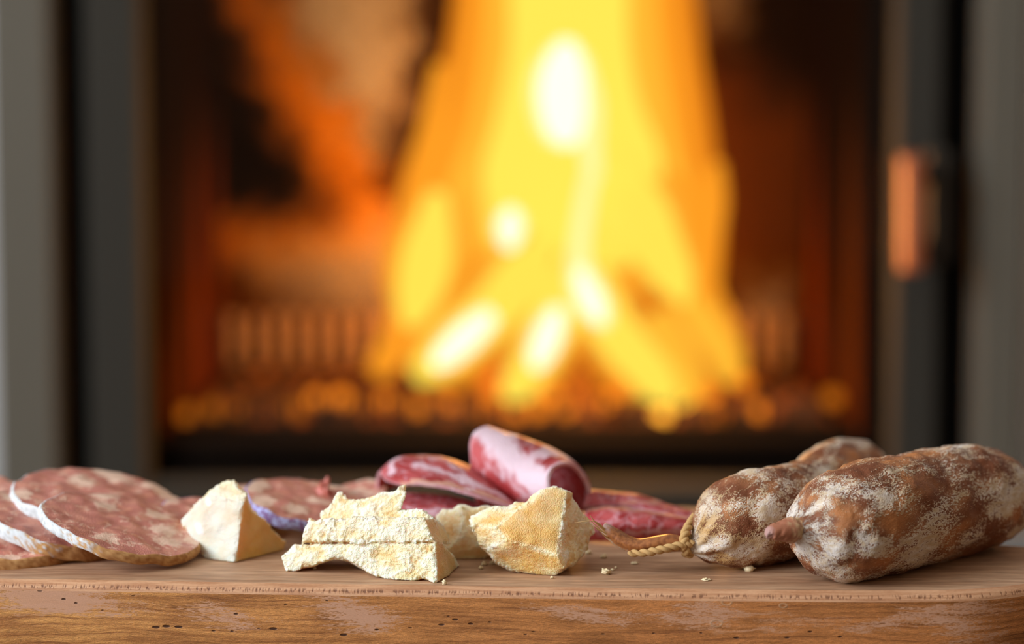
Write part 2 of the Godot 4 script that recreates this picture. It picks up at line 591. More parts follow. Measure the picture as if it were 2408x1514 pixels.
# ------------------------------------------------------------------ fire
func flame(parent: Node3D, spine: Array, d: float, deep: float, m: Material, mantle := [], called := "flame_tongue") -> void:
	var pts := []
	var rads := []
	for q in spine:
		pts.append(px(q.x, q.y, d))
		var w: float = q.z * d / F
		rads.append(Vector2(w, w * deep))
	# round ends
	var t := tube(pts, rads, 28, 20, Vector3.RIGHT)
	var am := build(t[0], t[1], m)
	# the cooler mantle round a bright tongue
	for k in mantle.size():
		var wide := []
		var far := []
		for i in rads.size():
			wide.append(rads[i] * (1.28 + 0.34 * k) + Vector2(0.002, 0.001) * (k + 1))
			far.append(pts[i] + Vector3(0, 0.0, -0.012 * (k + 1)))
		var t2 := tube(far, wide, 28, 20, Vector3.RIGHT)
		build(t2[0], t2[1], mantle[k], PackedVector2Array(), PackedColorArray(), PackedVector3Array(), am)
	obj(called, am, parent)

func fire() -> void:
	var f := thing("fire", "tall yellow and orange flames burning behind the stove glass", "fire", px(1330, 990, 2.3))
	var deep_o := glow(0.95, 0.27, 0.010, 1.0, 0.62)
	var orange := glow(1.0, 0.34, 0.016, 1.05, 0.72)
	var amber := glow(1.0, 0.50, 0.035, 1.05, 0.75)
	var yellow := glow(1.0, 0.76, 0.085, 1.12, 0.85)
	var pale := glow(1.0, 0.86, 0.34, 1.15, 0.8)
	var soft := glow(1.0, 0.52, 0.04, 1.0, 0.5)
	var rim := glow(1.0, 0.32, 0.014, 1.0, 0.5)
	var white := glow(1.0, 0.95, 0.72, 1.35, 0.9)
	var V := func(l: Array) -> Array:
		var o := []
		for k in range(0, l.size(), 3): o.append(Vector3(l[k], l[k + 1], l[k + 2]))
		return o
	# the wide orange body
	flame(f, V.call([1310, 930, 90, 1315, 880, 250, 1312, 800, 340, 1310, 690, 378, 1318, 500, 385, 1340, 300, 340, 1350, 100, 295, 1350, -120, 270, 1345, -420, 200, 1340, -640, 60]), 2.42, 0.3, deep_o)
	flame(f, V.call([1330, 800, 150, 1315, 730, 280, 1310, 600, 345, 1330, 430, 320, 1345, 250, 280, 1345, 60, 250, 1345, -200, 220, 1340, -500, 120]), 2.36, 0.25, orange)
	flame(f, V.call([1330, 760, 140, 1320, 640, 260, 1335, 480, 285, 1345, 300, 235, 1345, 100, 200, 1340, -150, 180, 1340, -420, 90]), 2.33, 0.22, amber)
	# fringes
	flame(f, V.call([1725, 900, 18, 1715, 850, 42, 1680, 770, 50, 1640, 690, 55, 1640, 590, 50, 1670, 480, 40, 1685, 380, 15]), 2.30, 0.6, orange)
	flame(f, V.call([880, 880, 20, 905, 850, 36, 945, 780, 42, 965, 690, 50, 960, 590, 44, 980, 480, 40, 1010, 330, 30, 1040, 150, 20]), 2.30, 0.6, orange)
	flame(f, V.call([1030, 900, 30, 1110, 850, 50, 1190, 780, 50, 1260, 690, 40]), 2.30, 0.6, deep_o)
	# yellow
	flame(f, V.call([1350, 720, 60, 1330, 620, 165, 1345, 480, 205, 1345, 380, 208, 1340, 250, 165, 1340, 100, 138, 1338, -80, 130, 1338, -300, 60]), 2.28, 0.25, yellow)
	flame(f, V.call([960, 770, 12, 975, 730, 40, 990, 670, 56, 1005, 600, 60, 1018, 530, 44, 1030, 450, 18]), 2.27, 0.7, yellow, [soft, rim])
	flame(f, V.call([1612, 715, 8, 1590, 660, 42, 1550, 590, 58, 1500, 510, 76, 1450, 430, 60, 1420, 360, 20]), 2.27, 0.6, yellow, [soft, rim])
	flame(f, V.call([978, 893, 14, 1010, 862, 40, 1080, 800, 54, 1165, 725, 58, 1230, 650, 62, 1280, 570, 30]), 2.25, 0.7, yellow, [soft, rim])
	flame(f, V.call([1190, 940, 18, 1215, 910, 38, 1255, 850, 46, 1295, 770, 54, 1330, 690, 56, 1350, 610, 30]), 2.25, 0.7, yellow, [soft, rim])
	flame(f, V.call([1560, 1000, 14, 1562, 960, 36, 1545, 900, 46, 1495, 840, 52, 1445, 780, 52, 1410, 710, 50, 1390, 640, 36]), 2.25, 0.7, yellow, [soft, rim])
	flame(f, V.call([1635, 990, 10, 1632, 955, 28, 1620, 900, 30, 1580, 820, 34, 1540, 740, 26]), 2.26, 0.7, amber, [soft, rim])
	flame(f, V.call([1720, 900, 12, 1700, 830, 26, 1660, 770, 30, 1620, 710, 22]), 2.26, 0.7, amber, [soft, rim])
	# white hearts
	flame(f, V.call([1345, 340, 14, 1330, 300, 46, 1322, 220, 56, 1328, 150, 46, 1335, 95, 14]), 2.21, 0.6, white, [glow(1.0, 0.84, 0.3, 1.2, 0.6)])
	flame(f, V.call([1400, 420, 14, 1385, 340, 26, 1380, 240, 32, 1360, 130, 20]), 2.22, 0.6, pale)
	flame(f, V.call([1425, 770, 12, 1405, 730, 36, 1378, 680, 40, 1362, 610, 24, 1372, 500, 20, 1390, 400, 18]), 2.22, 0.7, pale)
	flame(f, V.call([1200, 585, 10, 1198, 555, 23, 1200, 520, 25, 1204, 490, 8]), 2.21, 0.8, white, [glow(1.0, 0.84, 0.3, 1.2, 0.6)])
	flame(f, V.call([1020, 862, 8, 1045, 838, 24, 1100, 788, 30, 1158, 738, 16]), 2.20, 0.8, white, [glow(1.0, 0.84, 0.3, 1.2, 0.6)])
	flame(f, V.call([1258, 868, 8, 1270, 835, 24, 1292, 780, 28, 1315, 725, 12]), 2.20, 0.8, white, [glow(1.0, 0.84, 0.3, 1.2, 0.6)])
	flame(f, V.call([1415, 760, 8, 1395, 715, 26, 1372, 665, 20, 1362, 630, 8]), 2.20, 0.8, white, [glow(1.0, 0.84, 0.3, 1.2, 0.6)])
	# logs leaning together, glowing where they burn
	var bark := noise(51, 90.0, FastNoiseLite.TYPE_SIMPLEX_SMOOTH, 3)
	var logs := [
		[Vector3(1010, 985, 2.27), Vector3(1135, 600, 2.34), 26.0, "charred log leaning to the right at the left side of the flames"],
		[Vector3(1120, 985, 2.24), Vector3(1250, 690, 2.32), 28.0, "charred log leaning right between the two white-hot flame tongues"],
		[Vector3(1360, 985, 2.24), Vector3(1375, 790, 2.34), 30.0, "short charred log upright in the middle of the fire"],
		[Vector3(1590, 960, 2.31), Vector3(1465, 590, 2.34), 28.0, "charred log leaning to the left at the right side of the flames"],
	]
	var lm := vmat(0.95, 0.1)
	lm.emission_enabled = true
	lm.emission = Color(0.9, 0.22, 0.012).linear_to_srgb()
	lm.emission_energy_multiplier = 0.4
	for q in logs:
		var a := px(q[0].x, q[0].y, q[0].z)
		var b := px(q[1].x, q[1].y, q[1].z)
		var r: float = q[2] * 2.3 / F
		var pts := []
		var rr := []
		for k in 7:
			pts.append(a.lerp(b, k / 6.0) + Vector3(sin(k * 1.7) * 0.003, 0, cos(k * 2.3) * 0.003))
			rr.append(Vector2(r, r) * (0.7 if k == 0 or k == 6 else 1.0))
		var t := tube(pts, rr, 40, 18)
		var TV: PackedVector3Array = t[0]
		var C := PackedColorArray()
		for k in TV.size():
			var nn := bark.get_noise_3dv(TV[k])
			TV[k] += Vector3(nn, 0, nn) * 0.004
			C.append(lin(50, 30, 20).lerp(lin(130, 70, 30), clampf(nn + 0.4, 0, 1)))
		var o := obj("log", build(TV, t[1], lm, PackedVector2Array(), C))
		tag(o, q[3], "log", "logs in the fire")
	# the bed of ashes and fine embers under the logs
	var bedn := noise(55, 45.0, FastNoiseLite.TYPE_SIMPLEX_SMOOTH, 3)
	var fy := px(1204, 1010, 2.2).y
	var BV := PackedVector3Array()
	var BU := PackedVector2Array()
	for i in 40:
		for j in 120:
			var x := lerpf(-0.305, 0.305, j / 119.0)
			var z := lerpf(-2.215, -2.56, i / 39.0)
			var e := minf(1.0, minf(i, 39 - i) / 3.0) * minf(1.0, minf(j, 119 - j) / 4.0)
			BV.append(Vector3(x, fy + 0.001 + e * (0.016 + 0.010 * bedn.get_noise_2d(x, z)), z))
			BU.append(Vector2(j / 119.0, i / 39.0))
	var bedt := noise(56, 0.07, FastNoiseLite.TYPE_SIMPLEX_SMOOTH, 3)
	var bp := func(x: int, y: int) -> Color:
		var k := clampf(bedt.get_noise_2d(x, y) * 1.6 + 0.45, 0, 1)
		return Color(0.62, 0.24, 0.02) * k * k
	var bedm := mat(sr(60, 44, 36), 0.95, 0.0, 0.1)
	bedm.emission_enabled = true
	bedm.emission_operator = BaseMaterial3D.EMISSION_OP_MULTIPLY
	bedm.emission = Color.WHITE
	bedm.emission_energy_multiplier = 0.9
	bedm.emission_texture = picture(384, 128, bp)
	var bed := obj("ember_bed", build(BV, grid_index(40, 120, false, true), bedm, BU), null, "stuff")
	tag(bed, "bed of dark ashes and fine glowing embers under the logs", "ember bed")
	# glowing coals along the front of the fire
	var rng := RandomNumberGenerator.new()
	rng.seed = 7
	var coal := []
	for e in [[2.6, 1.2], [1.2, 0.9], [0.5, 0.7]]:
		coal.append(glow(1.0, 0.25 if e[0] < 2.0 else 0.40, 0.012 if e[0] < 2.0 else 0.03, e[0]))
	var spots := [Vector3(1560, 985, 0), Vector3(1628, 965, 0), Vector3(1735, 980, 1), Vector3(1790, 970, 1), Vector3(1850, 978, 2), Vector3(1752, 905, 1), Vector3(975, 960, 1), Vector3(1210, 985, 1), Vector3(1265, 970, 1), Vector3(1335, 978, 1), Vector3(870, 740, 2), Vector3(500, 965, 2), Vector3(560, 975, 2), Vector3(625, 978, 2), Vector3(690, 965, 2), Vector3(740, 940, 1), Vector3(800, 940, 1), Vector3(850, 955, 2), Vector3(905, 945, 1), Vector3(1060, 955, 1), Vector3(1130, 965, 2), Vector3(1420, 950, 1), Vector3(1480, 960, 2), Vector3(1690, 980, 2), Vector3(1900, 975, 2), Vector3(1160, 930, 1), Vector3(1300, 930, 1), Vector3(1460, 915, 1), Vector3(1670, 930, 1), Vector3(440, 980, 2), Vector3(1960, 940, 2)]
	for k in spots.size():
		var q: Vector3 = spots[k]
		if k == 10: continue
		var d := rng.randf_range(2.2, 2.24)
		var c := px(q.x, q.y, d)
		c.z -= 0.012
		var r := rng.randf_range(0.0065, 0.0095)
		var l := lump(c, Vector3(r, r * 0.9, r), 100 + k, 0.5)
		var o := obj("ember", build(l[0], l[1], coal[int(q.z)]))
		tag(o, "glowing orange coal in the row along the front of the fire", "ember", "glowing coals along the front of the fire")

# ------------------------------------------------------------------ table and board
func table() -> void:
	var t := thing("table", "low wooden table under the cutting board", "table", Vector3(0.0, FLOOR_Y, -1.0))
	var m := mat(sr(96, 70, 50), 0.5)
	obj("table_top", box_mesh([[Vector3(-0.55, TABLE_Y - 0.03, -1.215), Vector3(0.55, TABLE_Y, -0.72)]], m, 0.004), t)
	for x in [-0.5, 0.5]:
		for z in [-1.17, -0.77]:
			obj("leg", box_mesh([[Vector3(x - 0.025, FLOOR_Y, z - 0.025), Vector3(x + 0.025, TABLE_Y - 0.03, z + 0.025)]], m, 0.004), t)

func board() -> void:
	var lev := -0.0035
	# the outline of the front face's upper rim, then round the handle and back along the far side
	var raw := []
	for q in [[-420, 1376.5], [-200, 1380], [0, 1383], [400, 1390], [800, 1397], [1150, 1402], [1500, 1407], [1850, 1411], [2050, 1412], [2200, 1411], [2280, 1409], [2340, 1405], [2408, 1398], [2480, 1387], [2560, 1376]]:
		raw.append(gp(q[0], q[1], lev))
	var hz: float = raw[-1].z
	raw.append(Vector3(0.32, lev, hz - 0.004))
	raw.append(Vector3(0.38, lev, hz - 0.006))
	raw.append(Vector3(0.402, lev, hz - 0.018))
	raw.append(Vector3(0.405, lev, hz - 0.034))
	raw.append(Vector3(0.385, lev, hz - 0.05))
	raw.append(Vector3(0.32, lev, hz - 0.055))
	for q in [[2480, 1302], [2408, 1299], [2330, 1294], [2230, 1282], [2120, 1262], [1980, 1236], [1800, 1214], [1640, 1205], [1400, 1201], [1100, 1198], [800, 1195], [500, 1191], [200, 1188], [-150, 1185]]:
		raw.append(gp(q[0], q[1], lev))
	var bz: float = raw[-1].z
	raw.append(Vector3(raw[0].x - 0.012, lev, bz + 0.006))
	raw.append(Vector3(raw[0].x - 0.026, lev, bz + 0.03))
	raw.append(Vector3(raw[0].x - 0.027, lev, (bz + raw[0].z) * 0.5))
	raw.append(Vector3(raw[0].x - 0.026, lev, raw[0].z - 0.03))
	raw.append(Vector3(raw[0].x - 0.016, lev, raw[0].z - 0.007))
	# denser outline
	var out := PackedVector2Array()
	var along := PackedFloat32Array()
	var n := raw.size()
	for i in n:
		for k in 6:
			var t := k / 6.0
			var p: Vector3 = 0.5 * ((2.0 * raw[i]) + (raw[(i + 1) % n] - raw[(i - 1 + n) % n]) * t + (2.0 * raw[(i - 1 + n) % n] - 5.0 * raw[i] + 4.0 * raw[(i + 1) % n] - raw[(i + 2) % n]) * t * t + (3.0 * raw[i] - raw[(i - 1 + n) % n] - 3.0 * raw[(i + 1) % n] + raw[(i + 2) % n]) * t * t * t)
			out.append(Vector2(p.x, p.z))
	n = out.size()
	var nor := PackedVector2Array()
	var s := 0.0
	for i in n:
		var e := (out[(i + 1) % n] - out[(i - 1 + n) % n]).normalized()
		nor.append(Vector2(-e.y, e.x))       # points inwards for this order
		along.append(s)
		s += out[i].distance_to(out[(i + 1) % n])
	var inside := Vector2(0.0, -1.08)
	if nor[20].dot(inside - out[20]) < 0:
		for i in n: nor[i] = -nor[i]
	var th := TABLE_Y
	# profile: (inset, height): rounded upper edge, side, small lower chamfer
	var prof := [Vector2(0.0042, 0.0), Vector2(0.0030, -0.0004), Vector2(0.0018, -0.0012), Vector2(0.0009, -0.0022), Vector2(0.0003, -0.0032), Vector2(0.0, -0.0042), Vector2(0.0, -0.018), Vector2(0.0, th + 0.003), Vector2(0.003, th)]
	var am := ArrayMesh.new()
	var make := func(p0: int, p1: int, m: Material, vs: float) -> void:
		var V := PackedVector3Array()
		var U := PackedVector2Array()
		for k in range(p0, p1 + 1):
			for i in n + 1:
				var q: Vector2 = out[i % n] + nor[i % n] * prof[k].x
				V.append(Vector3(q.x, prof[k].y, q.y))
				U.append(Vector2((out[i % n].x + 0.27) / 0.54 if i < n / 2.0 else 0.5 - (out[i % n].x) / 0.54, prof[k].y / vs))
		var I := grid_index(p1 - p0 + 1, n + 1, false, false)
		# check the winding
		var a := V[I[0]]
		var nn := (V[I[2]] - a).cross(V[I[1]] - a)
		if nn.dot(Vector3(nor[0].x, 0, nor[0].y)) > 0:
			I = grid_index(p1 - p0 + 1, n + 1, false, true)
		build(V, I, m, U, PackedColorArray(), PackedVector3Array(), am)
	wood_materials()
	make.call(0, 5, M.wood_edge, -0.0042)
	make.call(5, 8, M.wood_side, TABLE_Y)
	# top: a grid of points inside the outline is not needed; a flat fan of triangles will do
	for side in 2:
		var poly := PackedVector2Array()
		var k := 0 if side == 0 else 8
		for i in n:
			poly.append(out[i] + nor[i] * prof[k].x)
		var tri := Geometry2D.triangulate_polygon(poly)
		var V := PackedVector3Array()
		var U := PackedVector2Array()
		for q in poly:
			V.append(Vector3(q.x, prof[k].y, q.y))
			U.append(Vector2((q.x + 0.3) / 0.75, (-q.y - 0.96) / 0.26))
		var I := PackedInt32Array(tri)
		var a := V[I[0]]
		var up := (V[I[2]] - a).cross(V[I[1]] - a).y
		if (up < 0) == (side == 0):
			for t in range(0, I.size(), 3):
				var x := I[t + 1]
				I[t + 1] = I[t + 2]
				I[t + 2] = x
		build(V, I, M.wood_top, U, PackedColorArray(), PackedVector3Array(), am)
	var o := obj("cutting_board", am)
	tag(o, "thick brown wooden cutting board with a worn front edge, carrying the food", "cutting board")

func wood_materials() -> void:
	var g1 := noise(3, 0.011, FastNoiseLite.TYPE_SIMPLEX_SMOOTH, 4)
	var g2 := noise(5, 0.035, FastNoiseLite.TYPE_SIMPLEX_SMOOTH, 3)
	var fine := noise(9, 0.3, FastNoiseLite.TYPE_SIMPLEX_SMOOTH, 2)
	# the top: long quiet streaks
	var top := func(x: int, y: int) -> Color:
		var w := g1.get_noise_2d(x * 0.12, y * 0.5) * 30.0
		var st := g2.get_noise_2d(x * 0.16, (y + w) * 2.6)
		var ft := fine.get_noise_2d(x * 0.10, y * 2.2)
		var tone := g1.get_noise_2d(x * 0.3 + 500.0, y * 0.7)
		var c := sr(192, 154, 120).lerp(sr(156, 116, 85), clampf(0.45 + st * 0.9 + tone * 0.4, 0, 1))
		c = c * (1.0 + 0.16 * ft)
		return Color(c.r, c.g, c.b, 0.5 + 0.25 * ft + 0.2 * st)
	var t := pictures(1536, 512, top)
	var m := mat(Color.WHITE, 0.62, 0.0, 0.35)
	m.albedo_texture = t[0]
	m.heightmap_enabled = true
	m.heightmap_texture = t[1]
	m.heightmap_scale = 0.03
	M.wood_top = m
	# the side: stronger figure, pale scuffs, worm holes and small cracks. Texture spans 0.54 m by the board's thickness.
	var TWW := 2048
	var TH := 192
	var rng := RandomNumberGenerator.new()
	rng.seed = 23
	var k := TWW / 0.54
	var scuffs := []     # polygons in texture pixels: converted from the photograph's x (front edge) and y
	var tx := func(x: float) -> float: return (px(x, 1400, 0.992).x + 0.27) * k
	var ty := func(y: float) -> float: return (y - 1392.0) / 5.73 * 0.001 / 0.034 * TH
	for q in [[0, 1432, 190, 1444, 70], [90, 1416, 60, 1420, 10], [105, 1428, 110, 1440, 14], [225, 1425, 40, 1442, 8], [260, 1440, 40, 1462, 10], [0, 1455, 210, 1472, 24], [480, 1452, 90, 1500, 24], [530, 1470, 50, 1490, 14], [780, 1425, 90, 1500, 26], [800, 1440, 60, 1470, 30], [1310, 1436, 130, 1470, 16], [1300, 1446, 150, 1452, 8], [1540, 1450, 110, 1476, 16], [1640, 1432, 60, 1460, 26], [1740, 1448, 110, 1444, 7], [1670, 1488, 170, 1484, 6], [1840, 1466, 90, 1456, 7], [1900, 1470, 50, 1470, 4], [2040, 1480, 70, 1460, 26], [2200, 1440, 80, 1480, 30], [2260, 1470, 70, 1514, 34], [2330, 1430, 40, 1450, 26]]:
		scuffs.append([Vector2(tx.call(q[0]), ty.call(q[1])), Vector2(tx.call(q[0] + q[2]), ty.call(q[3])), q[4] * 0.001 / 5.73 / 0.034 * TH * 0.5])
	var holes := []
	for q in [[34, 1407, 4], [68, 1404, 3], [82, 1403, 6], [62, 1416, 6], [426, 1397, 4], [345, 1502, 9], [370, 1499, 9], [400, 1500, 9], [630, 1500, 9], [595, 1500, 3], [485, 1508, 4], [1035, 1483, 7], [1068, 1470, 7], [1105, 1480, 6], [1052, 1462, 3], [1235, 1504, 4], [1254, 1497, 4], [1735, 1505, 6], [1855, 1503, 6], [1909, 1488, 5], [1652, 1494, 3], [800, 1512, 8], [530, 1508, 4], [120, 1436, 5], [150, 1445, 4], [215, 1462, 3], [290, 1425, 4], [660, 1440, 3], [540, 1465, 5], [760, 1428, 3], [880, 1498, 5], [960, 1492, 4], [1150, 1475, 4], [1420, 1500, 4], [1540, 1496, 3], [1980, 1500, 5], [2065, 1412, 3]]:
		holes.append(Vector3(tx.call(q[0]), ty.call(q[1]), q[2] * 0.55 * k * 0.000175))
	var rings := [Vector3(tx.call(1845), ty.call(1425), 5.0), Vector3(tx.call(1688), ty.call(1470), 8.0), Vector3(tx.call(1712), ty.call(1418), 7.0)]
	var by := {}        # scuffs and holes near each block of 32 columns
	for i in TWW / 32 + 1: by[i] = []
	for sc in scuffs:
		for i in range(maxi(0, int((sc[0].x - 40) / 32)), mini(TWW / 32, int((sc[1].x + 40) / 32)) + 1): by[i].append(sc)
	var side := func(x: int, y: int) -> Color:
		var w := g1.get_noise_2d(x * 0.16, y * 0.3) * 22.0
		var st := g2.get_noise_2d(x * 0.13, (y + w) * 2.0)
		var ft := fine.get_noise_2d(x * 0.22, (y + w) * 2.0)
		var ff := fine.get_noise_2d(x * 1.7 + 300.0, y * 2.4)
		var tone := g1.get_noise_2d(x * 0.5 + 700.0, y * 0.8)
		var warm := sr(204, 148, 82).lerp(sr(192, 124, 68), clampf(x / 1300.0, 0, 1))
		var c := warm.lerp(sr(146, 92, 46), clampf(0.35 + st * 0.75 + tone * 0.6, 0, 1))
		var dark := clampf((g2.get_noise_2d(x * 0.09 + 90.0, (y + w) * 3.0) - 0.24) * 3.0, 0, 1)
		c = c.lerp(sr(116, 68, 34), dark * 0.55)
		c = c * (1.0 + 0.15 * ft + 0.24 * ff)
		var rel := 0.55 + 0.16 * ft + 0.10 * ff - dark * 0.08
		var p := Vector2(x, y)
		var wp := p + Vector2(ft * 60.0 + st * 60.0, ff * 5.0 + g2.get_noise_2d(x * 0.5, y * 1.5) * 14.0)
		for sc in by[x / 32]:
			var d: float = seg_dist(wp * Vector2(1, 2.0), sc[0] * Vector2(1, 2.0), sc[1] * Vector2(1, 2.0)) * 0.5 - sc[2] * (0.9 + tone)
			var a := clampf(0.5 - d / 6.0, 0, 1)
			if a > 0.0:
				c = c.lerp(sr(196, 148, 116) * (1.0 + 0.08 * ff), a * 0.92)
				rel = lerpf(rel, 0.62, a * 0.8)
		for q in holes:
			if absf(p.x - q.x) < 30.0:
				var d2: float = Vector2((p.x - q.x) * 0.6, (p.y - q.y) * 1.2).length() / q.z
				if d2 < 1.3:
					var a := clampf((1.3 - d2) * 3.0, 0, 1)
					c = c.lerp(sr(58, 30, 12), a * 0.9)
					rel = lerpf(rel, 0.0, a)
		for q in rings:
			if absf(p.x - q.x) < 30.0:
				var a := clampf(1.0 - absf(Vector2((p.x - q.x) * 0.9, p.y - q.y).length() - q.z) / 2.5, 0, 1)
				c = c.lerp(sr(186, 160, 132), a * 0.6)
				rel = lerpf(rel, 0.8, a)
		return Color(c.r, c.g, c.b, rel)
	var s := pictures(TWW, TH, side)
	m = mat(Color.WHITE, 0.62, 0.0, 0.4)
	m.albedo_texture = s[0]
	m.heightmap_enabled = true
	m.heightmap_texture = s[1]
	m.heightmap_scale = 0.05
	M.wood_side = m
	# the rounded edge: pale, with short dark pores across it
	var tick := noise(13, 0.5, FastNoiseLite.TYPE_VALUE, 1)
	var edge := func(x: int, y: int) -> Color:
		var pore := clampf((tick.get_noise_2d(x * 1.15, y * 0.10) - 0.18 + 0.3 * g2.get_noise_2d(x * 0.5, y * 2.0)) * 4.0, 0, 1)
		pore *= clampf(1.0 - absf(y - 27.0) / 13.0 + 0.4 * fine.get_noise_2d(x * 1.0, y * 2.0), 0, 1)
		var ft := fine.get_noise_2d(x * 0.3, y * 2.0)
		var c := sr(204, 156, 116).lerp(sr(174, 122, 84), clampf(0.4 + g2.get_noise_2d(x * 0.2, y * 2.0) + 0.4 * ft, 0, 1))
		c = c.lerp(sr(92, 54, 34), pore * 0.75)
		return Color(c.r, c.g, c.b, 0.6 - pore * 0.4 + 0.15 * ft)
	var e := pictures(2048, 48, edge)
	m = mat(Color.WHITE, 0.55, 0.0, 0.4)
	m.albedo_texture = e[0]
	m.heightmap_enabled = true
	m.heightmap_texture = e[1]
	m.heightmap_scale = 0.03
	M.wood_edge = m

# ------------------------------------------------------------------ salami slices
# a disc: centre, radius, thickness, turned by tilt (towards the camera), roll (left edge up when positive), bend (sag of the rim)
func slice(label: String, group: String, c: Vector3, r: float, th: float, tilt: float, roll: float, bend: float, bend_dir: float, tex: Material, rim: Callable, spin := 0.0, squash := 1.0) -> void:
	var o := thing("salami_slice", label, "salami", c - Vector3(0, th * 0.5, 0), group)
	var B := Basis(Vector3(0, 0, 1), deg_to_rad(-roll)) * Basis(Vector3(1, 0, 0), deg_to_rad(tilt))
	var wob := noise(int(c.x * 9000.0) + 77, 0.9, FastNoiseLite.TYPE_SIMPLEX_SMOOTH, 2)
	var fn := noise(5, 420.0, FastNoiseLite.TYPE_SIMPLEX_SMOOTH, 2)
	var segs := 160
	var rr := 26
	var place := func(q: Vector2, y: float) -> Vector3:
		var l := q.dot(Vector2(cos(bend_dir), sin(bend_dir))) / r
		var lift := bend * l * l * (1.0 if l > 0 else 0.35)
		return c + B * Vector3(q.x, y - lift + 0.0012 * wob.get_noise_2d(q.x * 60.0, q.y * 60.0), q.y * squash)
	var edge := func(j: int) -> float:
		var a := TAU * j / segs
		return r * (1.0 + 0.035 * wob.get_noise_2d(cos(a) * 1.2 + 5.0, sin(a) * 1.2))
	# faces
	for top in 2:
		var V := PackedVector3Array()
		var U := PackedVector2Array()
		for i in rr:
			var t := float(i) / (rr - 1)
			for j in segs:
				var a := TAU * j / segs
				var q: Vector2 = Vector2(cos(a), sin(a)) * edge.call(j) * t * 0.985
				V.append(place.call(q, th * 0.5 if top == 0 else -th * 0.5))
				var qq := q.rotated(spin) / r
				U.append(Vector2(0.5 + qq.x * 0.48, 0.5 + qq.y * 0.48))
		obj("meat_face", build(V, grid_index(rr, segs, true, top == 1), tex, U), o)
	# rind
	var V2 := PackedVector3Array()
	var C := PackedColorArray()
	var k := 11
	for i in k:
		var g := PI * i / (k - 1)
		for j in segs:
			var a := TAU * j / segs
			var out: float = edge.call(j) * (0.985 + 0.015 * sin(g)) + sin(g) * 0.0006
			var p: Vector3 = place.call(Vector2(cos(a), sin(a)) * out, cos(g) * th * 0.52)
			var f := fn.get_noise_3dv(p)
			p += B * Vector3(cos(a), 0, sin(a)) * f * 0.0007 * sin(g)
			V2.append(p)
			C.append(rim.call(a, i / (k - 1.0), f))
	obj("rind", build(V2, grid_index(k, segs, true, false), M.rind, PackedVector2Array(), C), o)

